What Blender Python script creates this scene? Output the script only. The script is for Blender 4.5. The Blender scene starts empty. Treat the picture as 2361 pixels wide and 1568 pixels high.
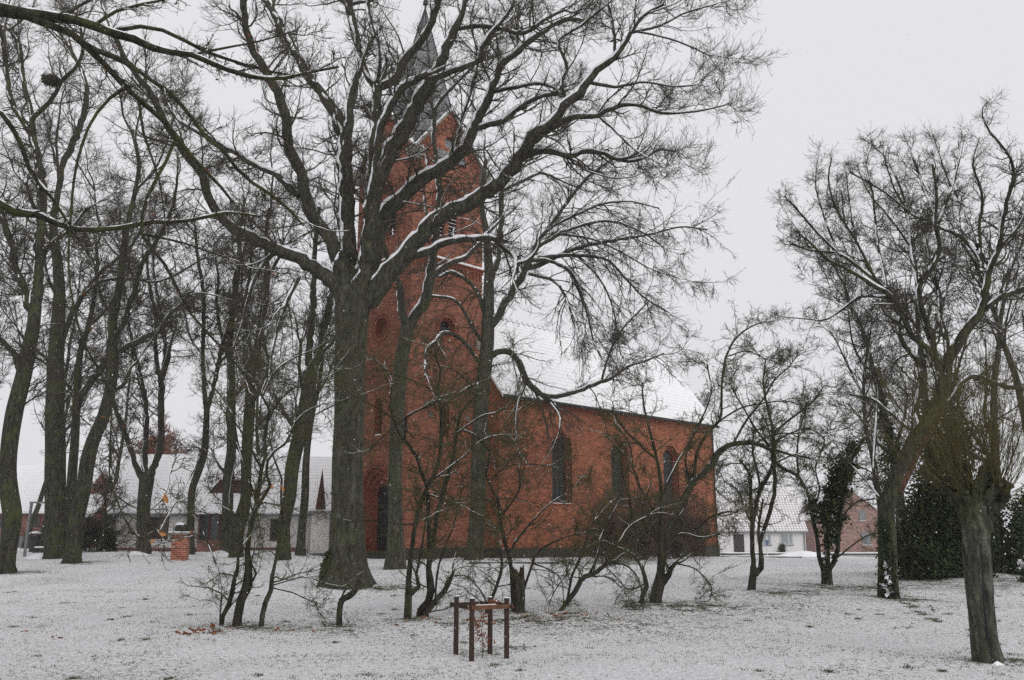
import bpy, math, random
import numpy as np
from mathutils import Vector
from mathutils.geometry import tessellate_polygon

SC = bpy.context.scene
COL = SC.collection

# ------------------------------------------------------------------ camera
EYE = 1.9
HAZE = 0.0006
F = 2050.0                       # focal length in units of a 2361 wide frame
PITCH = math.atan2(445.0, F)
CP, SP = math.cos(PITCH), math.sin(PITCH)
cam = bpy.data.cameras.new('camera')
cam_o = bpy.data.objects.new('camera', cam)
COL.objects.link(cam_o)
cam.sensor_width = 36.0
cam.lens = 36.0 * F / 2361.0
cam.clip_start, cam.clip_end = 0.1, 3000
cam_o.location = (0, 0, EYE)
cam_o.rotation_euler = (math.pi / 2 + PITCH, 0, 0)
SC.camera = cam_o

# ------------------------------------------------------------------ sky, sun, exposure
W = bpy.data.worlds.new('World')
SC.world = W
W.use_nodes = True
wn, wl = W.node_tree.nodes, W.node_tree.links
bg = wn['Background']
sky = wn.new('ShaderNodeTexSky')
sky.sky_type = 'NISHITA'
sky.sun_disc = False
SUN_EL, SUN_AZ = math.radians(42), math.radians(140)
sky.sun_elevation, sky.sun_rotation = SUN_EL, SUN_AZ
sky.dust_density = 6
hs = wn.new('ShaderNodeHueSaturation')
hs.inputs['Saturation'].default_value = 0.10
mx = wn.new('ShaderNodeMix'); mx.data_type = 'RGBA'
mx.inputs['Factor'].default_value = 0.92      # overcast cloud veil over the clear sky
mx.inputs['B'].default_value = (8.42, 8.44, 8.70, 1)
wl.new(sky.outputs[0], hs.inputs['Color'])
wl.new(hs.outputs[0], mx.inputs['A'])
wl.new(mx.outputs['Result'], bg.inputs['Color'])
bg.inputs['Strength'].default_value = 0.1

sun = bpy.data.lights.new('sun', 'SUN')
sun.energy = 1.1
sun.angle = math.radians(60)
sun.color = (1.0, 0.97, 0.93)
sun_o = bpy.data.objects.new('sun', sun)
COL.objects.link(sun_o)
sd = Vector((math.sin(SUN_AZ) * math.cos(SUN_EL), math.cos(SUN_AZ) * math.cos(SUN_EL), math.sin(SUN_EL)))
sun_o.rotation_euler = sd.to_track_quat('Z', 'Y').to_euler()
sun_o.location = (30, -30, 60)

SC.view_settings.view_transform = 'Standard'
SC.view_settings.look = 'None'
SC.view_settings.exposure = 0.0
SC.view_settings.gamma = 1.0
SC.cycles.use_denoising = False
SC.cycles.use_adaptive_sampling = False
SC.cycles.max_bounces = 5
SC.cycles.diffuse_bounces = 2
SC.cycles.volume_bounces = 0

# ------------------------------------------------------------------ helpers
def ray(u, v):
    yc = 784.0 - v
    return (u - 1180.5), F * CP - yc * SP, yc * CP + F * SP

def at(u, v, d):
    x, y, z = ray(u, v)
    return np.array([x * d / y, d, EYE + z * d / y])

def m_per_px(u, v, d):
    yc = 784.0 - v
    Y = F * CP - yc * SP
    return d / Y

GL = np.array([(-500, 0), (0, 0), (12, 0), (20, .17), (27, .34), (33, .45), (36, .51), (42, .62), (47, .74), (51, .80), (57, .80), (70, .8), (100, .6), (200, .5), (900, .5)], float)
GR = np.array([(-500, 0), (0, 0), (12, 0), (20, .17), (27, .34), (36, .50), (45, .56), (50, .57), (55, .44), (66, .15), (80, -.12), (92, -.25), (130, -.3), (900, -.3)], float)
def ground(x, y):
    x, y = np.asarray(x, float), np.asarray(y, float)
    a = np.interp(y, GL[:, 0], GL[:, 1]); b = np.interp(y, GR[:, 0], GR[:, 1])
    t = np.clip((x + 17) / 9, 0, 1); t = t * t * (3 - 2 * t)
    n = 0.025 * (np.sin(x * .71 + y * .33) + np.sin(y * .57 - x * .41 + 1.3) + .6 * np.sin(x * 1.9 + 2.1) * np.sin(y * 1.6 + .4))
    return a * (1 - t) + b * t + n

def hit(u, v):
    """depth where the line of sight meets the ground"""
    ds = np.linspace(5, 120, 1600)
    x, y, z = ray(u, v)
    h = EYE + z * ds / y - ground(x * ds / y, ds)
    k = np.argmax(h < 0)
    return float(ds[k]) if h[k] < 0 else 120.0

def tag(o, label=None, cat=None, group=None, kind=None):
    if label: o['label'] = label
    if cat: o['category'] = cat
    if group: o['group'] = group
    if kind: o['kind'] = kind
    return o

def empty(name, loc, label, cat, group=None, rz=0):
    o = bpy.data.objects.new(name, None)
    COL.objects.link(o)
    o.location = tuple(float(c) for c in loc); o.rotation_euler = (0, 0, rz)
    o.empty_display_size = .3
    return tag(o, label, cat, group)

def link(name, me, mat, parent=None):
    o = bpy.data.objects.new(name, me)
    COL.objects.link(o)
    if mat: me.materials.append(mat)
    if parent is not None:
        o.parent = parent
        # parents of parents carry no transform but the root's location
        r = parent
        while r.parent is not None: r = r.parent
        if parent is r:
            me.transform(Mat_inv(r))
        else:
            me.transform(Mat_inv(r))
    return o

def Mat_inv(r):
    from mathutils import Matrix
    return (Matrix.Translation(r.location) @ r.rotation_euler.to_matrix().to_4x4()).inverted()

def np_mesh(name, verts, quads, smooth=True):
    verts = np.ascontiguousarray(verts, np.float32).reshape(-1, 3)
    quads = np.ascontiguousarray(quads, np.int32)
    me = bpy.data.meshes.new(name)
    n, k = quads.shape
    me.vertices.add(len(verts)); me.vertices.foreach_set('co', verts.ravel())
    me.loops.add(n * k); me.loops.foreach_set('vertex_index', quads.ravel())
    me.polygons.add(n)
    me.polygons.foreach_set('loop_start', np.arange(0, n * k, k, dtype=np.int32))
    if smooth: me.polygons.foreach_set('use_smooth', np.ones(n, bool))
    me.update(calc_edges=True)
    return me

class MB:
    """collects polygons with planar uv in metres"""
    def __init__(s): s.v, s.f = [], []
    def poly(s, pts):
        k = len(s.v); s.v += [tuple(float(c) for c in p) for p in pts]; s.f.append(list(range(k, k + len(pts))))
    def box(s, c, size, rz=0.0, taper=1.0):
        cx, cy, cz = c; a, b, h = size[0] / 2, size[1] / 2, size[2]
        cr, sr = math.cos(rz), math.sin(rz)
        def P(x, y, z, t): return (cx + (x * cr - y * sr) * t, cy + (x * sr + y * cr) * t, cz + z)
        B = [P(x, y, 0, 1) for x, y in ((-a, -b), (a, -b), (a, b), (-a, b))]
        T = [P(x, y, h, taper) for x, y in ((-a, -b), (a, -b), (a, b), (-a, b))]
        k = len(s.v); s.v += B + T
        s.f += [[k + 3, k + 2, k + 1, k], [k + 4, k + 5, k + 6, k + 7]] + [[k + i, k + (i + 1) % 4, k + 4 + (i + 1) % 4, k + 4 + i] for i in range(4)]
    def obox(s, o, e1, e2, e3):
        """box from corner o with edge vectors"""
        o, e1, e2, e3 = (np.array(q, float) for q in (o, e1, e2, e3))
        B = [o, o + e1, o + e1 + e2, o + e2]; T = [p + e3 for p in B]
        k = len(s.v); s.v += [tuple(p) for p in B + T]
        s.f += [[k + 3, k + 2, k + 1, k], [k + 4, k + 5, k + 6, k + 7]] + [[k + i, k + (i + 1) % 4, k + 4 + (i + 1) % 4, k + 4 + i] for i in range(4)]
    def build(s, name, mat, parent=None, smooth=False, bevel=0):
        me = bpy.data.meshes.new(name)
        me.from_pydata(s.v, [], s.f)
        uv = me.uv_layers.new(name='UVMap')
        co = [Vector(p) for p in s.v]
        for p in me.polygons:
            n = p.normal
            if abs(n.z) < .97: U = Vector((0, 0, 1)).cross(n).normalized()
            else: U = Vector((1, 0, 0))
            Vv = n.cross(U)
            for li in p.loop_indices:
                c = co[me.loops[li].vertex_index]
                uv.data[li].uv = (c.dot(U), c.dot(Vv))
        if smooth: me.polygons.foreach_set('use_smooth', np.ones(len(me.polygons), bool))
        o = link(name, me, mat, parent)
        if bevel:
            b = o.modifiers.new('bevel', 'BEVEL'); b.width = bevel; b.segments = 2; b.limit_method = 'ANGLE'
        return o

# ------------------------------------------------------------------ materials
class NT:
    def __init__(s, name):
        s.m = bpy.data.materials.new(name); s.m.use_nodes = True
        s.n, s.l = s.m.node_tree.nodes, s.m.node_tree.links
        s.b = s.n['Principled BSDF']
        s.b.inputs['Roughness'].default_value = .85
        s.b.inputs['Specular IOR Level'].default_value = .25
    def put(s, sock, val):
        if isinstance(val, bpy.types.NodeSocket): s.l.new(val, sock)
        else: sock.default_value = val
    def coord(s, kind='Object', scale=(1, 1, 1), rot=(0, 0, 0)):
        if kind == 'Position': c = s.n.new('ShaderNodeNewGeometry').outputs['Position']
        else: c = s.n.new('ShaderNodeTexCoord').outputs[kind]
        mp = s.n.new('ShaderNodeMapping'); mp.inputs['Scale'].default_value = scale; mp.inputs['Rotation'].default_value = rot
        s.l.new(c, mp.inputs[0]); return mp.outputs[0]
    def noise(s, co, scale, detail=3, rough=.55, dist=0):
        t = s.n.new('ShaderNodeTexNoise'); s.l.new(co, t.inputs['Vector'])
        t.inputs['Scale'].default_value = scale; t.inputs['Detail'].default_value = detail
        t.inputs['Roughness'].default_value = rough; t.inputs['Distortion'].default_value = dist
        return t.outputs['Fac']
    def ramp(s, fac, a, b, ca=(0, 0, 0, 1), cb=(1, 1, 1, 1)):
        r = s.n.new('ShaderNodeValToRGB'); s.l.new(fac, r.inputs[0])
        r.color_ramp.elements[0].position = a; r.color_ramp.elements[0].color = ca
        r.color_ramp.elements[1].position = b; r.color_ramp.elements[1].color = cb
        return r.outputs[0]
    def mix(s, fac, a, b, mode='MIX'):
        m = s.n.new('ShaderNodeMix'); m.data_type = 'RGBA'; m.blend_type = mode
        s.put(m.inputs['Factor'], fac); s.put(m.inputs['A'], a); s.put(m.inputs['B'], b)
        return m.outputs['Result']
    def math(s, op, a, b=0.0):
        m = s.n.new('ShaderNodeMath'); m.operation = op
        s.put(m.inputs[0], a); s.put(m.inputs[1], b); return m.outputs[0]
    def bump(s, h, strength=.5, dist=.02):
        b = s.n.new('ShaderNodeBump'); b.inputs['Strength'].default_value = strength; b.inputs['Distance'].default_value = dist
        s.l.new(h, b.inputs['Height']); s.l.new(b.outputs[0], s.b.inputs['Normal'])
    def col(s, c): s.put(s.b.inputs['Base Color'], c)
    def upness(s):
        g = s.n.new('ShaderNodeNewGeometry'); x = s.n.new('ShaderNodeSeparateXYZ'); s.l.new(g.outputs['Normal'], x.inputs[0]); return x.outputs[2]

def C(*a): return (a[0], a[1], a[2], 1.0)

def m_plain(name, c, rough=.8, var=.25, scale=3.0, bump=0.0):
    t = NT(name); co = t.coord('Position')
    n = t.noise(co, scale, 4)
    t.col(t.mix(n, C(*[x * (1 - var) for x in c]), C(*[min(.95, x * (1 + var)) for x in c])))
    t.b.inputs['Roughness'].default_value = rough
    if bump: t.bump(t.noise(co, scale * 6, 3), .4, bump)
    return t.m

def m_bark(name, c1, c2, moss, lichen=0.0, scale=1.0):
    t = NT(name); co = t.coord('Position', (1, 1, .22))
    a = t.noise(co, 12 * scale, 5, .68, .8); b = t.noise(t.coord('Position'), 1.3, 3)
    st = t.noise(t.coord('Position', (1, 1, .10)), 4.5 * scale, 3, .6)
    c = t.mix(t.ramp(a, .36, .66), C(*[x * .75 for x in c1]), C(*[x * 1.75 for x in c2]))
    c = t.mix(t.ramp(st, .35, .65), t.mix(.55, c, C(*c1)), c)
    mo = t.ramp(t.math('ADD', t.math('MULTIPLY', b, .75), t.math('MULTIPLY', a, .3)), .66 - .25 * moss, .86 - .2 * moss)
    c = t.mix(t.math('MULTIPLY', mo, min(1.0, .35 + moss)), c, C(.068, .080, .022))
    if lichen:
        k = t.ramp(t.noise(t.coord('Position', (1, 1, .55)), 7, 4, .7), .5, .62)
        c = t.mix(t.math('MULTIPLY', k, lichen), c, C(.16, .19, .13))
    t.col(c); t.b.inputs['Roughness'].default_value = .9
    t.bump(t.math('ADD', a, t.math('MULTIPLY', st, .8)), 1.0, .06)
    return t.m

def m_snow(name='snow'):
    t = NT(name); co = t.coord('Position')
    n = t.noise(co, 9, 4)
    t.col(t.mix(n, C(.78, .79, .82), C(.88, .89, .91)))
    t.b.inputs['Roughness'].default_value = .7
    t.bump(t.noise(co, 22, 4), .5, .02)
    return t.m

def m_brick(name, c1, c2, mortar, dark, scale=1.0, patch=.6, mort=.013, light=None):
    t = NT(name); uv = t.coord('UV')
    br = t.n.new('ShaderNodeTexBrick'); t.l.new(uv, br.inputs['Vector'])
    br.inputs['Scale'].default_value = 1.0
    br.inputs['Brick Width'].default_value = .26 * scale; br.inputs['Row Height'].default_value = .088 * scale
    br.inputs['Mortar Size'].default_value = mort * scale; br.inputs['Mortar Smooth'].default_value = .3
    br.inputs['Color1'].default_value = C(*c1); br.inputs['Color2'].default_value = C(*c2); br.inputs['Mortar'].default_value = C(*mortar)
    br.inputs['Bias'].default_value = -.15
    wn_ = t.n.new('ShaderNodeTexWhiteNoise')
    sep = t.coord('UV', (1 / (.26 * scale), 1 / (.088 * scale), 1))
    fl = t.n.new('ShaderNodeVectorMath'); fl.operation = 'FLOOR'; t.l.new(sep, fl.inputs[0]); t.l.new(fl.outputs[0], wn_.inputs['Vector'])
    p = t.ramp(t.noise(uv, .45, 4, .6), .38, .68)
    q = t.ramp(t.noise(uv, 2.2, 5, .65), .45, .75)
    c = t.mix(t.math('MULTIPLY', p, patch), br.outputs['Color'], C(*dark))
    c = t.mix(t.math('MULTIPLY', q, .45), c, C(*[x * .55 for x in dark]))
    c = t.mix(t.math('MULTIPLY', t.ramp(wn_.outputs[0], .55, .95), .55), c, C(*[x * .38 for x in c2]))
    c = t.mix(t.math('MULTIPLY', t.ramp(wn_.outputs[0], .0, .35, (1, 1, 1, 1), (0, 0, 0, 1)), .45), c, C(*[min(.8, x * 1.35) for x in c2]))
    if light:
        c = t.mix(t.math('MULTIPLY', t.ramp(t.noise(t.coord('UV', (1, 2.6, 1)), .9, 5, .7), .56, .7), .55), c, C(*light))
    bd = t.noise(t.coord('UV', (.35, 5.5, 1)), 1.0, 4, .7)
    c = t.mix(t.ramp(bd, .30, .62), t.mix(.42, c, C(.05, .022, .015)), c)
    sp = t.noise(t.coord('UV', (1, 2.2, 1)), 5.5, 4, .75)
    c = t.mix(t.math('MULTIPLY', t.ramp(sp, .55, .68), .5), c, C(*[x * .45 for x in dark]))
    t.col(c)
    t.bump(t.math('ADD', br.outputs['Fac'], t.math('MULTIPLY', t.noise(uv, 30, 3), .4)), -.35, .01)
    return t.m

def m_roofsnow(name, tile, row=.34, colw=.3, line=.05, bare=.35, offset=.0, nscale=.55, hi=.70, vline=1.0):
    """snow on roof tiles: tile courses show through as thin broken lines"""
    t = NT(name); uv = t.coord('UV')
    br = t.n.new('ShaderNodeTexBrick'); t.l.new(uv, br.inputs['Vector'])
    br.offset = offset
    br.inputs['Scale'].default_value = 1.0
    br.inputs['Brick Width'].default_value = colw; br.inputs['Row Height'].default_value = row
    br.inputs['Mortar Size'].default_value = line; br.inputs['Mortar Smooth'].default_value = .6
    n = t.noise(t.coord('UV', (1, 1.6, 1)), nscale, 5, .65)
    f = t.noise(t.coord('UV', (1, 3, 1)), 4.5, 4, .7)
    k = t.math('MULTIPLY', br.outputs['Fac'], t.ramp(t.math('ADD', t.math('MULTIPLY', n, .6), t.math('MULTIPLY', f, .4)), .5 - bare, .78 - bare))
    big = t.ramp(t.math('ADD', t.math('MULTIPLY', n, .7), t.math('MULTIPLY', f, .3)), hi, hi + .1)
    c = t.mix(t.math('MULTIPLY', k, vline), C(.84, .845, .865), C(*tile))
    c = t.mix(big, c, C(*tile))
    t.col(c)
    t.bump(t.math('ADD', t.math('MULTIPLY', k, -1.0), t.math('MULTIPLY', f, .3)), .6, .03)
    return t.m

def m_glass(name, c=(.03, .035, .04), rough=.12):
    t = NT(name); n = t.noise(t.coord('Position'), 2.5, 3)
    t.col(t.mix(n, C(*[x * .6 for x in c]), C(*[x * 1.4 for x in c])))
    t.b.inputs['Roughness'].default_value = rough; t.b.inputs['Specular IOR Level'].default_value = .5
    return t.m

M = {}
M['snow'] = m_snow()
M['bark_linden'] = m_bark('bark_linden', (.018, .017, .012), (.060, .056, .040), .38, .15)
M['bark_mossy'] = m_bark('bark_mossy', (.016, .015, .010), (.050, .048, .034), .62)
M['bark_grey'] = m_bark('bark_grey', (.024, .023, .018), (.074, .072, .052), .40)
M['bark_oak'] = m_bark('bark_oak', (.014, .014, .009), (.036, .036, .022), .70)
M['bark_thorn'] = m_bark('bark_thorn', (.016, .014, .010), (.046, .043, .030), .45)
M['bark_pollard'] = m_bark('bark_pollard', (.018, .017, .013), (.070, .067, .052), .40, .5)
M['twig'] = m_plain('twig', (.066, .058, .042), .9, .45, 2)
M['twig_green'] = m_plain('twig_green', (.070, .070, .034), .9, .45, 2)
M['withe'] = m_plain('withe', (.085, .074, .028), .8, .4, 1.5)
M['twig_far'] = m_plain('twig_far', (.085, .078, .066), .9, .3, 1)
M['leaf_brown'] = m_plain('leaf_brown', (.20, .07, .025), .7, .5, 9)
M['leaf_oak'] = m_plain('leaf_oak', (.42, .19, .06), .6, .25, 14)
M['leaf_beech'] = m_plain('leaf_beech', (.19, .075, .045), .7, .4, 3)
def m_leaf(name, c, c2, c3):
    t = NT(name); g = t.n.new('ShaderNodeNewGeometry').outputs['Random Per Island']
    a = t.mix(t.noise(t.coord('Position'), 1.6, 3), C(*c), C(*c2))
    t.col(t.mix(t.math('MULTIPLY', t.math('MULTIPLY', g, g), .9), a, C(*c3)))
    t.b.inputs['Roughness'].default_value = .8; t.b.inputs['Specular IOR Level'].default_value = .1
    return t.m
M['ivy'] = m_leaf('ivy', (.014, .024, .010), (.030, .044, .018), (.075, .088, .035))
M['slate'] = NT('slate').m
# slate with courses and thin snow streaks
def slate():
    t = NT('slate_shingle'); uv = t.coord('UV')
    br = t.n.new('ShaderNodeTexBrick'); t.l.new(uv, br.inputs['Vector'])
    br.inputs['Brick Width'].default_value = .42; br.inputs['Row Height'].default_value = .30
    br.inputs['Scale'].default_value = 1; br.inputs['Mortar Size'].default_value = .02; br.inputs['Mortar Smooth'].default_value = .4
    br.inputs['Color1'].default_value = C(.15, .153, .157); br.inputs['Color2'].default_value = C(.23, .233, .237); br.inputs['Mortar'].default_value = C(.05, .05, .053)
    n = t.noise(t.coord('UV', (.7, .5, 1)), 1.1, 5, .65)
    c = t.mix(t.ramp(n, .58, .74), br.outputs['Color'], C(.34, .35, .37))
    c = t.mix(t.math('MULTIPLY', t.ramp(n, .25, .42, (1, 1, 1, 1), (0, 0, 0, 1)), .5), c, C(.06, .06, .055))
    t.col(c); t.b.inputs['Roughness'].default_value = .6
    t.bump(br.outputs['Fac'], -.5, .03)
    return t.m
M['slate'] = slate()
M['brick_tower'] = m_brick('brick_tower', (.31, .092, .052), (.39, .132, .070), (.35, .22, .16), (.21, .070, .046), 1.0, .6, light=(.40, .22, .15))
M['brick_nave'] = m_brick('brick_nave', (.33, .092, .040), (.41, .134, .060), (.36, .20, .13), (.22, .066, .038), 1.0, .62)
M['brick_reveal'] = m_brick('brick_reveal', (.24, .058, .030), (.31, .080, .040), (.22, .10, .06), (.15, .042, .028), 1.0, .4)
M['plinth_stone'] = m_plain('plinth_stone', (.052, .048, .042), .85, .5, 2.2, .03)
M['moss'] = m_plain('moss', (.07, .075, .028), .95, .4, 4, .02)
M['corbel_stone'] = m_plain('corbel_stone', (.24, .22, .19), .85, .4, 3)
M['louvre'] = m_plain('louvre', (.022, .022, .026), .7, .3, 6)
M['lead_glass'] = m_plain('lead_glass', (.034, .034, .034), .45, .7, 3.2)
M['window_bar'] = m_plain('window_bar', (.012, .012, .013), .6, .2)
M['door_wood'] = m_plain('door_wood', (.020, .017, .017), .6, .35, 8)
M['gutter'] = m_plain('gutter', (.030, .031, .033), .5, .2)
M['roof_church'] = m_roofsnow('roof_church', (.33, .135, .085), .36, .9, .030, .20, .5, .35, .76, .26)
M['iron'] = m_plain('iron', (.02, .02, .022), .5, .3)

def arch(cx, z0, hw, zs, n=14):
    p = [(cx - hw, z0), (cx + hw, z0)]
    for i in range(n + 1):
        a = math.pi * i / n
        p.append((cx + hw * math.cos(a), zs + hw * math.sin(a)))
    return p
def circ(cx, cz, r, n=28):
    return [(cx + r * math.cos(2 * math.pi * i / n), cz + r * math.sin(2 * math.pi * i / n)) for i in range(n)]

class Plane:
    """wall plane: s along e1, z up, d into the wall"""
    def __init__(s, o, e1):
        s.o = np.array([o[0], o[1], 0.0]); s.e = np.array([e1[0], e1[1], 0.0]); s.n = np.array([e1[1], -e1[0], 0.0])
    def p(s, a, z, d=0.0): return s.o + s.e * a + np.array([0, 0, z]) - s.n * d

def wall_face(mb, pl, outer, holes):
    polys = [[Vector((a, z, 0)) for a, z in outer]] + [[Vector((a, z, 0)) for a, z in h] for h in holes]
    flat = [q for poly in polys for q in poly]
    k = len(mb.v); mb.v += [tuple(pl.p(q.x, q.y)) for q in flat]
    for t in tessellate_polygon(polys):
        a, b, c = [flat[i] for i in t]
        if (b.x - a.x) * (c.y - a.y) - (b.y - a.y) * (c.x - a.x) < 0: t = t[::-1]
        mb.f.append([k + i for i in t])

def reveal(mb, pl, outs, depths):
    """outs[i] starts at depths[i]; its sides run to depths[i+1]; a ring joins to outs[i+1]"""
    for i, o in enumerate(outs):
        n = len(o); d0, d1 = depths[i], depths[i + 1]
        for j in range(n):
            a, b = o[j], o[(j + 1) % n]
            mb.poly([pl.p(*b, d0), pl.p(*a, d0), pl.p(*a, d1), pl.p(*b, d1)])
        if i + 1 < len(outs):
            q = outs[i + 1]
            for j in range(n):
                a, b, c, d = o[j], o[(j + 1) % n], q[(j + 1) % n], q[j]
                mb.poly([pl.p(*a, d1), pl.p(*b, d1), pl.p(*c, d1), pl.p(*d, d1)])

def disc(mb, pl, outline, d):
    mb.poly([pl.p(a, z, d) for a, z in outline])

# ------------------------------------------------------------------ church
P0 = np.array([-5.65, 48.0])
A = np.array([.711, .703]); A = A / np.linalg.norm(A)
B = np.array([A[1], -A[0]])                       # towards the viewer, right
TW = 5.4
TZ0, TZE, TZA, SPZ = -.6, 23.75, 26.95, 35.2
GZ = .62                                          # ground at the church
church = empty('church', (P0[0] + A[0] * 8, P0[1] + A[1] * 8, GZ), 'red brick village church with a tall tower, slate spire and long snowy nave roof', 'church')

Pr = Plane(P0, A)                                 # right face of tower
Pf = Plane(P0 - B * TW, B)                        # portal face: s runs from far left to the corner
Pk = Plane(P0 + A * TW, -B)                       # far faces
Pl = Plane(P0 - B * TW + A * TW, -A)

tw = MB()
def tower_face(pl, lower):
    c = TW / 2
    belf = arch(c, 18.75, 1.12, 21.05, 16)
    gab = circ(c, 24.85, .42, 20)
    rnd = circ(c, 13.45, .62)
    holes = [belf, gab, rnd] + ([] if lower is None else lower)
    wall_face(tw, pl, [(0, TZ0), (TW, TZ0), (TW, TZE), (c, TZA), (0, TZE)], holes)
    # belfry niche with two round headed louvred openings
    reveal(tw, pl, [belf], [0, .22])
    l1, l2 = arch(c - .5, 18.95, .33, 20.55, 12), arch(c + .5, 18.95, .33, 20.55, 12)
    pl2 = Plane((pl.o - pl.n * .22)[:2], pl.e[:2])
    wall_face(tw, pl2, belf, [l1, l2])
    for l in (l1, l2): reveal(tw, pl2, [l], [0, .25])
    # gable eye, round window with stepped ring
    reveal(tw, pl, [gab], [0, .3])
    return l1, l2, gab, rnd
parts_later = []
portal = [arch(TW / 2, .95, 1.22, 4.25, 18), arch(TW / 2, .951, 1.0, 4.15, 18), arch(TW / 2, .952, .80, 4.05, 18), arch(TW / 2, .953, .62, 3.95, 18)]
lanc_f = [arch(TW / 2, 7.25, .36, 9.0, 10), arch(TW / 2, 7.3, .26, 8.95, 10)]
lanc_r = [arch(TW / 2 - .1, 7.2, .36, 8.75, 10), arch(TW / 2 - .1, 7.25, .26, 8.7, 10)]
lower = {id(Pr): [lanc_r[0]], id(Pf): [portal[0], lanc_f[0]]}
info = {}
for pl in (Pr, Pf, Pk, Pl):
    info[id(pl)] = tower_face(pl, lower.get(id(pl)))
tower = tw.build('tower_wall', M['brick_tower'], church)

# reveals in darker moulded brick
rv = MB()
def ring(mb, pl, o, q, d):                        # flat raised ring
    n = len(o)
    for j in range(n):
        k = (j + 1) % n
        mb.poly([pl.p(*o[j], d), pl.p(*o[k], d), pl.p(*q[k], d), pl.p(*q[j], d)])
        mb.poly([pl.p(*o[k], d), pl.p(*o[j], d), pl.p(*o[j], 0.01), pl.p(*o[k], 0.01)])
        mb.poly([pl.p(*q[j], d), pl.p(*q[k], d), pl.p(*q[k], 0.01), pl.p(*q[j], 0.01)])
c = TW / 2
for pl in (Pr, Pf):
    reveal(rv, pl, [circ(c, 13.45, .62), circ(c, 13.45, .52), circ(c, 13.45, .42)], [0, .09, .18, .36])
    ring(rv, pl, circ(c, 13.45, .86), circ(c, 13.45, .76), -.035)
    ring(rv, pl, arch(c, 18.76, 1.30, 21.05, 16), arch(c, 18.761, 1.14, 21.05, 16), -.03)
for pl in (Pk, Pl): reveal(rv, pl, [circ(c, 13.45, .62)], [0, .3])
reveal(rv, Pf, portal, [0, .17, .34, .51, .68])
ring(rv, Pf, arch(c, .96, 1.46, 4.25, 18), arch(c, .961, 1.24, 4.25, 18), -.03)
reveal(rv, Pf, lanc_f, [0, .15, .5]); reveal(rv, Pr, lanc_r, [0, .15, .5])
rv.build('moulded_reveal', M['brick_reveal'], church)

# glass, louvres, doors
for pl in (Pr, Pf, Pk, Pl):
    l1, l2, gab, rnd = info[id(pl)]
    if pl in (Pr, Pf):
        for l in (l1, l2):
            back = MB(); disc(back, pl, l, .60); b_o = back.build('belfry_opening', M['door_wood'], church)
            cx = (l[0][0] + l[1][0]) / 2
            sl, sn = MB(), MB()
            z = 19.0
            while z < 20.8:
                hw = .32 if z < 20.5 else math.sqrt(max(.01, .33 ** 2 - (z + .05 - 20.55) ** 2)) - .01
                sl.poly([pl.p(cx - hw, z, .26), pl.p(cx + hw, z, .26), pl.p(cx + hw, z + .13, .46), pl.p(cx - hw, z + .13, .46)])
                sl.poly([pl.p(cx - hw, z - .03, .26), pl.p(cx + hw, z - .03, .26), pl.p(cx + hw, z, .26), pl.p(cx - hw, z, .26)])
                sn.poly([pl.p(cx - hw, z + .012, .262), pl.p(cx + hw, z + .012, .262), pl.p(cx + hw, z + .10, .36), pl.p(cx - hw, z + .10, .36)])
                z += .235
            sl.build('louvre', M['louvre'], b_o)
            sn.build('snow_edge', M['snow'], b_o)
    g = MB(); disc(g, pl, gab, .28); g.build('gable_opening', M['door_wood'], church)
    g = MB(); disc(g, pl, circ(c, 13.45, .43 if pl in (Pr, Pf) else .62), .35 if pl in (Pr,) else (.3 if pl is not Pf else .33))
    if pl is Pf: g.build('blind_roundel', M['brick_tower'], church)
    else:
        w_ = g.build('round_window', M['lead_glass'], church)
        if pl is Pr:
            bb = MB()
            for q in (-.17, .17):
                bb.obox(pl.p(c + q - .02, 13.05, .335), pl.e * .04, -pl.n * .03, (0, 0, .8))
                bb.obox(pl.p(c - .4, 13.45 + q - .02, .33), pl.e * .8, -pl.n * .03, (0, 0, .04))
            bb.build('window_bar', M['window_bar'], w_)
g = MB(); disc(g, Pf, lanc_f[1], .48); wv = g.build('lancet_window', M['brick_reveal'], church)
g = MB(); disc(g, Pr, lanc_r[1], .48); wv = g.build('lancet_window', M['lead_glass'], church)
g = MB(); g.obox(Pf.p(c - .3, 7.27, .02), Pf.e * .6, -Pf.n * .3, (0, 0, .06)); g.build('sill_snow', M['snow'], church)
g = MB(); disc(g, Pf, portal[3], .66)
door = g.build('portal_door', M['door_wood'], church)
g = MB()
for i in range(7): g.obox(Pf.p(c - .6 + i * .175, 1.0, .64), Pf.e * .155, -Pf.n * .015, (0, 0, 2.9))
g.obox(Pf.p(c - .6, 3.86, .61), Pf.e * 1.2, -Pf.n * .04, (0, 0, .12))
g.build('door_board', M['door_wood'], door)
g = MB(); g.obox(Pf.p(c + .1, 2.1, .60), Pf.e * .05, -Pf.n * .04, (0, 0, .22)); g.build('handle', M['iron'], door)
# steps in front of portal with moss on the top
g = MB(); g.obox(Pf.p(c - 1.6, .35, -.75), Pf.e * 3.2, -Pf.n * .70, (0, 0, .42)); g.build('step', M['plinth_stone'], church)
g = MB(); g.obox(Pf.p(c - 1.45, .78, -.35), Pf.e * 2.9, -Pf.n * 1.4, (0, 0, .16)); g.build('threshold', M['moss'], church)

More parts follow.
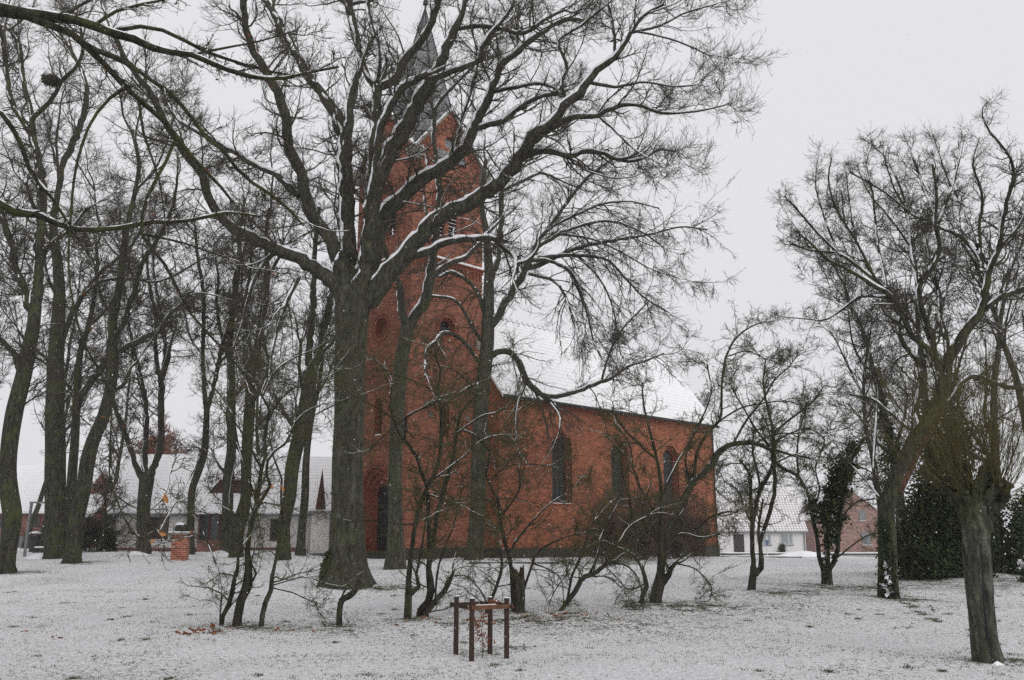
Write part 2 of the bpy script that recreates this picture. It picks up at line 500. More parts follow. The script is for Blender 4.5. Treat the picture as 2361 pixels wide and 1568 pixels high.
# string course with corbel frieze and snow, at about two thirds of the height
sc_, sn, cb = MB(), MB(), MB()
ZS = 17.35
for pl in (Pr, Pf, Pk, Pl):
    sc_.obox(pl.p(-.12, ZS, -.12), pl.e * (TW + .12), -pl.n * .16, (0, 0, .16))
    sc_.obox(pl.p(-.06, ZS - .2, -.06), pl.e * (TW + .06), -pl.n * .10, (0, 0, .197))
    sn.poly([pl.p(-.12, ZS + .165, -.12), pl.p(TW + .12, ZS + .165, -.12), pl.p(TW, ZS + .27, 0.0), pl.p(0, ZS + .27, 0.0)])
    sn.poly([pl.p(-.12, ZS + .10, -.125), pl.p(TW + .12, ZS + .10, -.125), pl.p(TW + .12, ZS + .166, -.125), pl.p(-.12, ZS + .166, -.125)])
    n = 19
    for i in range(n):
        cb.obox(pl.p((i + .25) * TW / n, ZS - .62, -.055), pl.e * (TW / n * .5), -pl.n * .07, (0, 0, .417))
    # stepped frieze under the gable slopes
    for sgn in (0, 1):
        L = math.hypot(c, TZA - TZE); m = 10
        for i in range(m):
            f0 = (i + .3) / m; a = f0 * c; z = TZE + (TZA - TZE) * f0 - .62
            a = a if sgn == 0 else TW - a - .14
            cb.obox(pl.p(a, z, -.05), pl.e * .14, -pl.n * .07, (0, 0, .42))
sc_.build('string_course', M['brick_reveal'], church); sn.build('string_course_snow', M['snow'], church)
cb.build('corbel_frieze', M['brick_reveal'], church)
# gable copings with snow on top
cp, cs = MB(), MB()
for pl in (Pr, Pf, Pk, Pl):
    for a0, a1 in ((0, c), (TW, c)):
        sg = 1 if a1 > a0 else -1
        d = np.array([a1 - a0, TZA - TZE]); d = d / np.linalg.norm(d)
        e = pl.p(d[0], d[1]) - pl.p(0, 0)
        nrm = np.cross(pl.n, e) * (1 if sg > 0 else -1); nrm = nrm if nrm[2] > 0 else -nrm
        o = pl.p(a0 - sg * .28, TZE - .33, -.16)
        ln = math.hypot(c, TZA - TZE) + .43
        cp.obox(o, e * ln, -pl.n * .42, nrm * .12)
        cs.obox(o + nrm * .123 + e * .05 - pl.n * .02, e * (ln - .02), -pl.n * .26, nrm * .04)
cp.build('gable_coping', M['corbel_stone'], church); cs.build('coping_snow', M['snow'], church)
# corner corbels
for q in (P0, P0 - B * TW, P0 + A * TW, P0 + A * TW - B * TW):
    g = MB(); g.box((q[0] + (A - B)[0] * 0, q[1], TZE - .75), (.62, .62, .75), math.atan2(A[1], A[0]), 1.25)
    g.build('corner_corbel', M['corbel_stone'], church)
# cross gable roofs and octagonal spire
ctr = P0 + A * c - B * c
g = MB()
for pl in (Pr, Pf, Pk, Pl):
    top = pl.p(c, TZA, -.02); mid = np.array([ctr[0], ctr[1], TZA])
    g.poly([pl.p(-.0, TZE, -.02), mid, top]); g.poly([pl.p(TW, TZE, -.02), top, mid])
g.build('gable_roof', M['slate'], church)
g = MB(); ra = 2.85 / math.cos(math.pi / 8)
th0 = math.atan2(A[1], A[0]) + math.pi / 8
R0 = [(ctr[0] + ra * math.cos(th0 + i * math.pi / 4), ctr[1] + ra * math.sin(th0 + i * math.pi / 4), TZE - .1) for i in range(8)]
for i in range(8): g.poly([R0[i], R0[(i + 1) % 8], (ctr[0], ctr[1], SPZ)])
spire = g.build('spire', M['slate'], church)
g = MB()
for i in range(8):
    a0 = np.array(R0[i]); a1 = np.array([ctr[0], ctr[1], SPZ])
    g.obox(a0 - np.array([.04, .04, 0]), a1 - a0, (.08, 0, 0), (0, .08, 0))
g.build('ridge_flashing', M['gutter'], spire)
zf = np.linspace(SPZ - .3, SPZ + 1.5, 9)
v_, q_ = None, None
g = MB(); g.box((ctr[0], ctr[1], SPZ - .25), (.11, .11, 1.9), .3, .5); g.box((ctr[0], ctr[1], SPZ + .25), (.3, .3, .26), .3, .8); g.build('finial', M['iron'], spire)
# small hatch dormer on the left slope with snow on its lid
hz = 29.6; hk = (SPZ - hz) / (SPZ - TZE)
hp_ = ctr - (A * .75 + B * .66) * 2.85 * hk * 1.0
g = MB(); g.box((hp_[0], hp_[1], hz), (.62, .75, .62), math.atan2(A[1], A[0])); hd_ = g.build('hatch_dormer', M['corbel_stone'], spire)
g = MB(); g.box((hp_[0], hp_[1], hz + .624), (.74, .86, .14), math.atan2(A[1], A[0]), .9); g.build('hatch_snow', M['snow'], spire)

# plinth
def band(mb, pl, a0, a1, z0, z1, d):
    mb.obox(pl.p(a0, z0, -d), pl.e * (a1 - a0), -pl.n * (d + .05), (0, 0, z1 - z0))
g = MB()
band(g, Pr, -.10, TW, -.6, 1.12, .10)
band(g, Pf, 0, c - 1.62, -.6, 1.12, .099); band(g, Pf, c + 1.62, TW + .098, -.6, 1.12, .099)
# nave
NB, NL, NZE, NZR = 1.54, 22.1, 10.05, 15.45
N0 = P0 + A * TW + B * NB
Pn = Plane(N0, A)
NWd = TW + 2 * NB
Pw = Plane(N0 - B * NWd, B)                        # west wall
Pe = Plane(N0 + A * NL, -B)
Pb = Plane(N0 + A * NL - B * NWd, -A)
nv = MB()
wins = []
for l in (5.3, 10.95, 16.6):
    wins.append([arch(l, 3.62, .90, 6.98, 14), arch(l, 3.68, .78, 6.95, 14), arch(l, 3.74, .66, 6.92, 14)])
holes = [w[0] for w in wins]
wall_face(nv, Pn, [(0, TZ0 - .6), (NL, TZ0 - .6), (NL, NZE), (0, NZE)], holes)
cN = NWd / 2
for pl in (Pw, Pe):
    wall_face(nv, pl, [(0, TZ0 - .6), (NWd, TZ0 - .6), (NWd, NZE), (cN, NZR - .1), (0, NZE)], [])
wall_face(nv, Pb, [(0, TZ0 - .6), (NL, TZ0 - .6), (NL, NZE), (0, NZE)], [])
# toothed cornice under the eave
for i in range(70): nv.obox(Pn.p(.1 + i * NL / 70, NZE - .45, -.07), Pn.e * .15, -Pn.n * .1, (0, 0, .25))
nv.obox(Pn.p(0, NZE - .2, -.10), Pn.e * NL, -Pn.n * .14, (0, 0, .2))
nv.build('nave_wall', M['brick_nave'], church)
for w in wins:
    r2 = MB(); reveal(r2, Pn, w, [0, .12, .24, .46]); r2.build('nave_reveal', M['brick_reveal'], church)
for w in wins:
    gl = MB(); disc(gl, Pn, w[2], .43); wo = gl.build('nave_window', M['lead_glass'], church)
    cx = (w[2][0][0] + w[2][1][0]) / 2
    b = MB()
    for q in (-.22, .22): b.obox(Pn.p(cx + q - .02, 3.76, .415), Pn.e * .04, -Pn.n * .03, (0, 0, 3.6))
    for z in np.arange(4.15, 7.2, .46): b.obox(Pn.p(cx - .6, z, .41), Pn.e * 1.2, -Pn.n * .03, (0, 0, .035))
    b.build('window_bar', M['window_bar'], wo)
    b = MB(); b.obox(Pn.p(cx - .84, 3.634, .02), Pn.e * 1.68, -Pn.n * .2, (0, 0, .035)); b.build('sill_snow', M['snow'], wo)
    b = MB(); b.obox(Pn.p(cx - .92, 3.53, -.03), Pn.e * 1.84, -Pn.n * .4, (0, 0, .10)); b.build('sill', M['brick_reveal'], wo)
band(g, Pn, -.10, NL, -1.4, 1.05, .10); band(g, Pw, NB + TW - .05, NWd + .1, -.7, 1.05, .098)
g.build('plinth', M['plinth_stone'], church)
# nave roof
ov, vg = .42, .16
sl = (NZR - NZE) / cN
def roofpt(a, b, lift=0.0): return np.array([*(N0 + A * a - B * b), NZE + sl * min(b, NWd - b) + lift])
rf = MB()
for s in (0, 1):
    bb = (lambda b: b) if s == 0 else (lambda b: NWd - b)
    p = [roofpt(-vg, bb(-ov)), roofpt(NL + vg, bb(-ov)), roofpt(NL + vg, bb(cN)), roofpt(-vg, bb(cN))]
    if s: p = p[::-1]
    up = np.array([0, 0, .16])
    rf.poly([q + up for q in p]); rf.poly([q for q in p[::-1]])
    for i in range(4): rf.poly([p[i], p[(i + 1) % 4], p[(i + 1) % 4] + up, p[i] + up])
roof = rf.build('nave_roof', M['roof_church'], church)
g = MB()
for i in range(44): g.box((*(N0 + A * (i + .5) * NL / 44 - B * cN), NZR + .10), (.30, .30, .20), math.atan2(A[1], A[0]), .7)
g.build('ridge_snow', M['snow'], roof)
def tube_np(P, R, S):
    P = np.asarray(P, float); R = np.asarray(R, float)
    N, K, _ = P.shape
    T = np.gradient(P, axis=1); T /= np.linalg.norm(T, axis=2, keepdims=True) + 1e-9
    m = T.mean(1); ax = np.argmin(np.abs(m), axis=1)
    ref = np.eye(3)[ax][:, None, :]
    U = np.cross(T, ref); U /= np.linalg.norm(U, axis=2, keepdims=True) + 1e-9
    V = np.cross(T, U)
    th = np.arange(S) * 2 * np.pi / S
    ring_ = P[:, :, None, :] + R[:, :, None, None] * (np.cos(th)[None, None, :, None] * U[:, :, None, :] + np.sin(th)[None, None, :, None] * V[:, :, None, :])
    i = np.arange(N * K * S).reshape(N, K, S)
    a = i[:, :-1, :]; b = i[:, 1:, :]
    q = np.stack([a, np.roll(a, -1, 2), np.roll(b, -1, 2), b], -1).reshape(-1, 4)
    return ring_.reshape(-1, 3), q
v, q = tube_np([[np.array([*(N0 + A * a + B * (ov + .03)), NZE - sl * ov + .08]) for a in np.linspace(-.1, NL + .1, 6)]], np.full((1, 6), .10), 8)
link('gutter', np_mesh('gutter', v, q), M['gutter'], church)
dp = N0 + A * (NL - .3) + B * .12
v, q = tube_np([[np.array([*dp, z]) for z in np.linspace(-.5, NZE - .5, 5)]], np.full((1, 5), .055), 8)
link('downpipe', np_mesh('downpipe', v, q), M['gutter'], church)
# lead flashing where the nave roof meets the tower
g = MB(); g.obox([*(P0 + A * (TW - .45) + B * .02), 12.55], [A[0] * .9, A[1] * .9, 0], [B[0] * .06, B[1] * .06, -.07], (0, 0, .5)); g.build('flashing', M['corbel_stone'], church)
# wall anchors and a stone boss on the right face
g = MB()
for a, z in ((1.55, 8.2), (1.25, 8.75), (4.3, 8.2)): g.box((*(Pr.p(a, 0, -.03))[:2], z), (.28, .10, .28), math.atan2(A[1], A[0]), .8)
g.build('wall_anchor', M['corbel_stone'], church)
# ------------------------------------------------------------------ ground
def axis(lo, hi, fine_lo, fine_hi, step, coarse=9):
    a = list(np.arange(fine_lo, fine_hi + 1e-6, step))
    g = lambda s, e: list(s + (e - s) * (np.linspace(0, 1, coarse + 1)[1:] ** 2))
    return np.array(g(fine_lo, lo)[::-1] + a + g(fine_hi, hi))
gx = axis(-250, 250, -30, 30, .25, 12); gy = axis(-250, 250, 4, 62, .25, 12)
X, Y = np.meshgrid(gx, gy)
Z = ground(X, Y)
rg = np.random.default_rng(3)
def vnoise(x, y, s, seed):
    r = np.random.default_rng(seed); t = r.random((256, 256))
    x = x / s; y = y / s
    xi = np.floor(x).astype(int); yi = np.floor(y).astype(int); fx = x - xi; fy = y - yi
    fx = fx * fx * (3 - 2 * fx); fy = fy * fy * (3 - 2 * fy)
    g = lambda a, b: t[a % 256, b % 256]
    return (g(xi, yi) * (1 - fx) + g(xi + 1, yi) * fx) * (1 - fy) + (g(xi, yi + 1) * (1 - fx) + g(xi + 1, yi + 1) * fx) * fy
def gz(x, y):
    return ground(x, y) + .08 * (vnoise(x, y, 1.7, 1) - .5) + .05 * (vnoise(x, y, .62, 2) - .5)
Z = gz(X, Y)
grass = np.zeros_like(X)
PATCH = []
def patch(u, v, rx, ry, amt):
    d = hit(u, v); p = at(u, v, d); PATCH.append((p[0], p[1], rx, ry, amt))
for q in ((1610, 1398, 1.4, 1.3, .9), (1530, 1393, .8, .9, .8), (1750, 1404, 1.8, 1.6, .45), (1240, 1430, 1.3, 1.3, .75), (1330, 1432, 1.3, 1.3, .45), (1020, 1437, 1.1, .9, .6), (950, 1430, .5, .5, .7), (1800, 1366, 1.4, 1.2, .75),
          (1960, 1352, 2.2, 1.4, .8), (2100, 1380, 1.1, .9, .8), (2060, 1375, .8, .6, .9), (2250, 1338, 4.0, 3.0, .6), (880, 1354, 1.3, 1.0, .8), (800, 1352, 1.2, .8, .8), (50, 1321, .9, 1.0, .9), (195, 1297, .9, 1.0, .8), (560, 1447, 1.0, .8, .7), (620, 1447, 1.1, .7, .5),
          (700, 1455, 2.0, 1.6, .35), (1110, 1502, .45, .4, .8), (1180, 1494, .3, .3, .7), (1400, 1440, 3.0, 1.8, .35), (2300, 1527, .55, .4, .9), (2345, 1530, .5, .4, .7), (785, 1440, .3, .3, .8), (2320, 1320, 4, 2, .5), (1197, 1412, .6, .5, .8), (1480, 1393, .6, .5, .8), (1300, 1414, .5, .4, .7)):
    patch(*q)
for px, py, rx, ry, am in PATCH:
    d2 = ((X - px) / rx) ** 2 + ((Y - py) / ry) ** 2
    grass = np.maximum(grass, am * np.exp(-d2 * 1.1))
ny, nx = X.shape
i = np.arange(ny * nx).reshape(ny, nx)
q = np.stack([i[:-1, :-1], i[:-1, 1:], i[1:, 1:], i[1:, :-1]], -1).reshape(-1, 4)
me = np_mesh('ground', np.stack([X, Y, Z], -1).reshape(-1, 3), q)
at_ = me.attributes.new('grass', 'FLOAT', 'POINT'); at_.data.foreach_set('value', grass.ravel().astype(np.float32))
def m_ground():
    t = NT('snowy_grass'); co = t.coord('Position', (1, 1, 0))
    a = t.n.new('ShaderNodeAttribute'); a.attribute_name = 'grass'
    big = t.noise(co, .28, 3)
    f1 = t.noise(co, 11, 5, .72, .5); f2 = t.noise(t.coord('Position', (1, 1, 0), (0, 0, .7)), 27, 4, .7)
    s = t.math('ADD', t.math('MULTIPLY', f1, .62), t.math('MULTIPLY', f2, .38))
    s = t.math('ADD', s, t.math('MULTIPLY', t.math('SUBTRACT', big, .5), .22))
    s = t.math('ADD', s, t.math('MULTIPLY', t.math('MULTIPLY', a.outputs['Fac'], t.ramp(t.noise(co, 2.2, 4, .7), .36, .62)), .28))
    k = t.math('MULTIPLY', t.ramp(s, .556, .605), 1.0)
    gcol = t.mix(t.noise(co, 30, 3), C(.030, .032, .014), C(.10, .095, .045))
    snow = t.mix(t.noise(co, 3.0, 4), C(.82, .825, .84), C(.92, .925, .935))
    t.col(t.mix(k, snow, gcol))
    h = t.math('ADD', t.math('MULTIPLY', s, -1.0), t.math('MULTIPLY', f2, .2))
    t.bump(h, 1.0, .19)
    t.b.inputs['Roughness'].default_value = .8
    return t.m
tag(link('ground', me, m_ground()), 'lawn under thin patchy snow', kind='structure')

# tufts of grass poking out of the snow
def blades(name, pts, hgt, wid, mat, lean=.6, seed=1, n_per=4):
    r = np.random.default_rng(seed)
    P = np.repeat(pts, n_per, 0) + np.c_[r.normal(0, .03, (len(pts) * n_per, 2)), np.zeros(len(pts) * n_per)]
    n = len(P); th = r.uniform(0, 2 * np.pi, n); h = hgt * r.uniform(.45, 1.25, n)
    side = np.c_[np.cos(th), np.sin(th), np.zeros(n)] * (wid * r.uniform(.6, 1.3, n))[:, None]
    ph = r.uniform(0, 2 * np.pi, n); ln = lean * h
    tip = P + np.c_[np.cos(ph) * ln, np.sin(ph) * ln, h]
    mid = P + np.c_[np.cos(ph) * ln * .3, np.sin(ph) * ln * .3, h * .6]
    v = np.stack([P - side - [0, 0, .03], P + side - [0, 0, .03], mid + side * .7, mid - side * .7, tip], 1).reshape(-1, 3)
    b = np.arange(n)[:, None] * 5
    q = np.concatenate([b + [0, 1, 2, 3], b + [3, 2, 4, 4]], 0)
    me = bpy.data.meshes.new(name)
    q1 = (b + [0, 1, 2, 3]); q2 = b + [3, 2, 4]
    me.vertices.add(len(v)); me.vertices.foreach_set('co', v.astype(np.float32).ravel())
    li = np.concatenate([q1.ravel(), q2.ravel()]).astype(np.int32)
    me.loops.add(len(li)); me.loops.foreach_set('vertex_index', li)
    me.polygons.add(2 * n)
    me.polygons.foreach_set('loop_start', np.concatenate([np.arange(n) * 4, 4 * n + np.arange(n) * 3]).astype(np.int32))
    me.update(calc_edges=True)
    return link(name, me, mat)
M['grass'] = m_plain('grass', (.070, .072, .028), .9, .6, 6)
r = np.random.default_rng(11)
n = 26000
yy = 7 + 27 * r.random(n) ** 1.35; xx = yy * r.uniform(-.66, .66, n)
keep = vnoise(xx, yy, .9, 5) + .5 * vnoise(xx, yy, .25, 6) + r.random(n) * .35 > .98
xx, yy = xx[keep], yy[keep]
ex, ey = [], []
for px, py, rx, ry, am in PATCH:
    m = int(230 * rx * ry * am / (.35 + .02 * py)) + 10
    ex.append(r.normal(px, rx * .8, m)); ey.append(r.normal(py, ry * .8, m))
xx = np.concatenate([xx] + ex); yy = np.concatenate([yy] + ey)
tag(blades('grass_tufts', np.c_[xx, yy, gz(xx, yy)], .026, .0045, M['grass'], 1.1, 4, 3), 'short grass blades sticking out of the thin snow', 'grass', kind='stuff')

# bigger tufts here and there, and the dark prints of a few steps
tp = []
for k_ in range(150):
    y_ = 7.5 + 20 * r.random() ** 1.2; x_ = y_ * r.uniform(-.6, .6); tp.append((x_, y_, r.uniform(.02, .07), int(r.integers(6, 26))))
for u_, v_ in ((2090, 1394), (2101, 1402), (2118, 1414), (2129, 1420), (2151, 1431), (2159, 1437), (2253, 1474), (2290, 1490)):
    p = at(u_, v_, hit(u_, v_)); tp.append((p[0], p[1], .07, 40))
bx = np.concatenate([r.normal(a_, s_, n_) for a_, b_, s_, n_ in tp]); by = np.concatenate([r.normal(b_, s_ * 1.2, n_) for a_, b_, s_, n_ in tp])
tag(blades('grass_clumps', np.c_[bx, by, gz(bx, by)], .034, .0055, M['grass'], 1.2, 9, 3), 'darker clumps of grass showing through the snow', 'grass', kind='stuff')
# fallen leaves
def leaf_mesh(n, seed, cx, cy, rx, ry, size, zoff=0.012):
    r = np.random.default_rng(seed)
    x = r.normal(cx, rx, n); y = r.normal(cy, ry, n)
    P = np.c_[x, y, gz(x, y) + zoff + r.random(n) * .03]
    return leaf_cards(P, size, r, flat=.45)
LEAF = np.array([(0, 0), (.16, .22), (.12, .42), (.24, .62), (.12, .85), (0, 1.0), (-.12, .85), (-.24, .62), (-.12, .42), (-.16, .22)])
def leaf_cards(P, size, r, flat=0.0, shape=LEAF):
    n = len(P)
    d = r.normal(0, 1, (n, 3)); d[:, 2] *= (1 - flat) * .8; d /= np.linalg.norm(d, axis=1, keepdims=True)
    e = r.normal(0, 1, (n, 3)); e[:, 2] *= (1 - flat); e -= (e * d).sum(1, keepdims=True) * d; e /= np.linalg.norm(e, axis=1, keepdims=True)
    nn = np.cross(d, e)
    s = size * r.uniform(.65, 1.3, n)
    k = len(shape)
    v = P[:, None, :] + s[:, None, None] * (shape[None, :, 0, None] * e[:, None, :] + shape[None, :, 1, None] * d[:, None, :] + (.5 * np.abs(shape[None, :, 0, None]) * nn[:, None, :]))
    return v.reshape(-1, 3), np.arange(n * k).reshape(n, k)
def leaves_obj(name, vq, mat, parent=None):
    return link(name, np_mesh(name, vq[0], vq[1], False), mat, parent)
lv = []
for u, v_, n_, rx, ry in ((440, 1466, 16, .14, .12), (476, 1468, 8, .1, .1), (520, 1450, 8, .2, .15), (1290, 1428, 40, .5, .4), (1100, 1440, 22, .3, .25), (1330, 1432, 20, .5, .3), (222, 1516, 1, .01, .01), (58, 1462, 2, .02, .02), (133, 1472, 2, .03, .02), (720, 1460, 10, .5, .2), (1020, 1440, 16, .4, .2)):
    p = at(u, v_, hit(u, v_)); lv.append(leaf_mesh(n_, int(u), p[0], p[1], rx, ry, .11))
off = 0; vs, qs = [], []
for v_, q_ in lv: vs.append(v_); qs.append(q_ + off); off += len(v_)
tag(leaves_obj('fallen_leaves', (np.concatenate(vs), np.concatenate(qs)), M['leaf_brown']), 'brown fallen leaves on the snow among the shrubs', 'leaves', kind='stuff')

# edging lines of paths near the church
def strip(name, pts, w, h, mat, label):
    g = MB()
    P = [np.array(p) for p in pts]
    for a, b in zip(P[:-1], P[1:]):
        L = np.linalg.norm(b - a); m = max(1, int(L / .9))
        for j in range(m):
            c_ = a + (b - a) * (j + .5) / m
            g.box((c_[0], c_[1], float(ground(c_[0], c_[1])) - .1), (L / m - .02, w, .1 + h), math.atan2((b - a)[1], (b - a)[0]))
    return tag(g.build(name, mat), label, None, None, 'structure')
M['edging'] = m_plain('edging', (.10, .085, .07), .9, .4, 3)
strip('path_edging', [at(1080, 1303, 41)[:2], at(1290, 1303, 41)[:2]], .10, .09, M['edging'], 'dark stone edging line along the snowy path by the church')
strip('path_kerb', [at(1700, 1296, 55)[:2], at(1850, 1295, 56)[:2]], .10, .07, M['edging'], 'low kerb line in the snow right of the church')
r_ = MB(); 
M['road'] = m_plain('road', (.42, .42, .44), .8, .35, .8)
yy0 = 84.0
xs = np.linspace(5, 90, 30)
for a, b in zip(xs[:-1], xs[1:]):
    r_.poly([(a, 80, ground(a, 80) + .02), (b, 80, ground(b, 80) + .02), (b, 85.5, ground(b, 85.5) + .02), (a, 85.5, ground(a, 85.5) + .02)])
tag(r_.build('road', M['road']), 'slushy grey village road', kind='structure')

# ------------------------------------------------------------------ houses
M['plaster_grey'] = m_plain('plaster_grey', (.82, .805, .77), .9, .05, 1.2)
M['plaster_white'] = m_plain('plaster_white', (.74, .73, .72), .9, .06, 1.0)
M['brick_house'] = m_brick('brick_house', (.30, .12, .10), (.36, .16, .13), (.36, .25, .22), (.25, .11, .09), 1.0, .4)
M['brick_pink'] = m_brick('brick_pink', (.33, .19, .16), (.38, .235, .20), (.42, .33, .30), (.29, .17, .145), 1.0, .3)
M['brick_red'] = m_brick('brick_red', (.38, .085, .04), (.46, .12, .055), (.62, .50, .42), (.30, .07, .04), 1.0, .35, .016)
M['roof_left'] = m_roofsnow('roof_left', (.28, .17, .14), .36, 2.5, .035, .20, .5, .3, .86, .32)
M['roof_white'] = m_roofsnow('roof_white', (.24, .16, .14), .36, .30, .07, .40, .0, .35, .74, .62)
M['roof_red'] = m_roofsnow('roof_red', (.30, .13, .09), .33, .30, .06, .3, .5, .6, .60, .6)
M['roof_plain'] = m_roofsnow('roof_plain', (.24, .16, .15), .36, 2.5, .03, .15, .5, .3, .90, .35)
M['brown_board'] = m_plain('brown_board', (.085, .048, .038), .8, .25, 6)
M['window_frame'] = m_plain('window_frame', (.11, .040, .032), .6, .2)
M['frame_white'] = m_plain('frame_white', (.62, .63, .64), .5, .08)
M['pane'] = m_glass('pane', (.045, .05, .055), .08)
M['pane_pale'] = m_glass('pane_pale', (.19, .205, .22), .15)
M['blind'] = m_plain('blind', (.40, .42, .44), .6, .1)
M['zinc'] = m_plain('zinc', (.20, .205, .21), .5, .15)
M['dark_wood'] = m_plain('dark_wood', (.055, .050, .048), .7, .3, 5)

class Frame:
    def __init__(s, o, yaw): s.o = np.array([o[0], o[1]]); s.e = np.array([math.cos(yaw), math.sin(yaw)]); s.f = np.array([-math.sin(yaw), math.cos(yaw)]); s.yaw = yaw
    def p(s, a, b, z): q = s.o + s.e * a + s.f * b; return np.array([q[0], q[1], z])
    def box(s, mb, a0, a1, b0, b1, z0, z1): mb.obox(s.p(a0, b0, z0), s.p(a1, b0, z0) - s.p(a0, b0, z0), s.p(a0, b1, z0) - s.p(a0, b0, z0), (0, 0, z1 - z0))

def house(name, label, fr, wd, dp, z0, ze, zr, wall, roof, ov=.35, vg=.25, thick=.16, gabled=True, bare_plinth=None):
    ctr_ = fr.p(wd / 2, dp / 2, float(ground(*fr.p(wd / 2, dp / 2, 0)[:2])))
    root = empty(name, ctr_, label, 'house')
    g = MB()
    g.poly([fr.p(0, 0, z0), fr.p(wd, 0, z0), fr.p(wd, 0, ze), fr.p(0, 0, ze)])
    g.poly([fr.p(wd, dp, z0), fr.p(0, dp, z0), fr.p(0, dp, ze), fr.p(wd, dp, ze)])
    g.poly([fr.p(wd, 0, z0), fr.p(wd, dp, z0), fr.p(wd, dp, ze), fr.p(wd, dp / 2, zr - .05), fr.p(wd, 0, ze)])
    g.poly([fr.p(0, dp, z0), fr.p(0, 0, z0), fr.p(0, 0, ze), fr.p(0, dp / 2, zr - .05), fr.p(0, dp, ze)])
    g.build('wall', wall, root)
    s = (zr - ze) / (dp / 2)
    h = MB()
    def slope(b0, b1, z0_, z1_):
        q = [fr.p(-vg, b0, z0_), fr.p(wd + vg, b0, z0_), fr.p(wd + vg, b1, z1_), fr.p(-vg, b1, z1_)]
        if b0 > b1: q = q[::-1]
        up = np.array([0, 0, thick])
        h.poly([x + up for x in q]); h.poly(q[::-1])
        for j in range(4): h.poly([q[j], q[(j + 1) % 4], q[(j + 1) % 4] + up, q[j] + up])
    slope(-ov, dp / 2, ze - s * ov, zr); slope(dp + ov, dp / 2, ze - s * ov, zr)
    ro = h.build('roof', roof, root)
    return root, ro

def window(root, fr, a0, a1, z0, z1, b=0.0, frame=None, pane=None, bars=(), hbars=(), sill=None, fw=.06, slats=0, label=None):
    g = MB()
    frame = frame or M['window_frame']
    for (x0, x1, y0, y1) in ((a0, a1, z1 - fw, z1), (a0, a1, z0, z0 + fw), (a0, a0 + fw, z0 + fw, z1 - fw), (a1 - fw, a1, z0 + fw, z1 - fw)):
        fr.box(g, x0, x1, b - .05, b + .03, y0, y1)
    for x in bars: fr.box(g, x - fw / 2, x + fw / 2, b - .045, b + .03, z0 + fw, z1 - fw)
    for z in hbars: fr.box(g, a0 + fw, a1 - fw, b - .04, b + .03, z - fw / 3, z + fw / 3)
    w = g.build('window', frame, root)
    g = MB(); g.poly([fr.p(a0 + fw, b - .018, z0 + fw), fr.p(a1 - fw, b - .018, z0 + fw), fr.p(a1 - fw, b - .018, z1 - fw), fr.p(a0 + fw, b - .018, z1 - fw)])
    g.build('pane', pane or M['pane'], w)
    if slats:
        g = MB()
        for j in range(slats):
            z = z0 + fw + (z1 - z0 - 2 * fw) * (j + .5) / slats
            fr.box(g, a0 + fw, a1 - fw, b - .030, b - .022, z - .3 * (z1 - z0) / slats, z + .3 * (z1 - z0) / slats)
        g.build('blind', M['blind'], w)
    if sill:
        g = MB(); fr.box(g, a0 - .05, a1 + .05, b - .12, b + .02, z0 - .07, z0 - .004); g.build('sill', sill, w)
    return w

# long low house on the left
p0 = at(262, 1265, 56.5)
fl = Frame(p0[:2], math.radians(10))
def ul(u, fr, b=0.0):                                # coordinate along the frame for an image column
    s = (u - 1180.5) / (F * CP + 0) ; o = fr.p(0, b, 0)
    t = (u - 1180.5) / (F * CP - (784 - 1220) * SP)
    return (t * o[1] - o[0]) / (fr.e[0] - t * fr.e[1])
def zat(u, v, fr, a, b=0.0):
    y = fr.p(a, b, 0)[1]
    return at(u, v, y)[2]
aL = ul(705, fl)
zE = zat(300, 1171, fl, ul(300, fl), 0)
wdL = aL + 9.0
zR = zE + 3.55
hl, hlr = house('long_house', 'long low cream house with big snowy roof and hipped dormer, left of the church', fl, wdL, 8.6, .2, zE, zR, M['plaster_grey'], M['roof_left'], .55, .6)
g = MB(); fl.box(g, .02, aL, -.06, .0, .2, 1.0); g.build('plinth', M['brick_house'], hl)
def wl_(u0, u1, v0, v1, **k):
    a0, a1 = ul(u0, fl), ul(u1, fl)
    return window(hl, fl, a0, a1, zat(u0, v1, fl, a0), zat(u0, v0, fl, a0), **k)
a0, a1 = ul(343, fl), ul(388, fl)
w = wl_(343, 388, 1192, 1243, bars=((a0 + a1) / 2,), hbars=(zat(343, 1208, fl, a0),), sill=M['frame_white'])
wl_(623, 644, 1197, 1247)
# porch bay: projecting roof slope, dark glazing between brown posts, brick base
a0, a1 = ul(463, fl), ul(560, fl)
sL = (zR - zE) / 4.3
g = MB()
q = [fl.p(a0 - .15, -1.5, zE - .40), fl.p(a1 + .15, -1.5, zE - .40), fl.p(a1 + .15, .9, zE + sL * .9 + .20), fl.p(a0 - .15, .9, zE + sL * .9 + .20)]
up = np.array([0, 0, .14]); g.poly([x + up for x in q]); g.poly(q[::-1])
for j in range(4): g.poly([q[j], q[(j + 1) % 4], q[(j + 1) % 4] + up, q[j] + up])
g.build('porch_roof', M['roof_plain'], hl)
g = MB(); fl.box(g, a0, a1, -1.05, .0, .2, 1.45); g.build('porch_base', M['brick_house'], hl)
g = MB(); fl.box(g, a0 + .03, a1 - .03, -.98, -.02, 1.45, zE - .33); g.build('porch_glazing', M['pane'], hl)
g = MB()
for x in np.linspace(a0, a1 - .12, 5): fl.box(g, x, x + .12, -1.06, -.94, 1.45, zE - .33)
g.build('porch_post', M['window_frame'], hl)
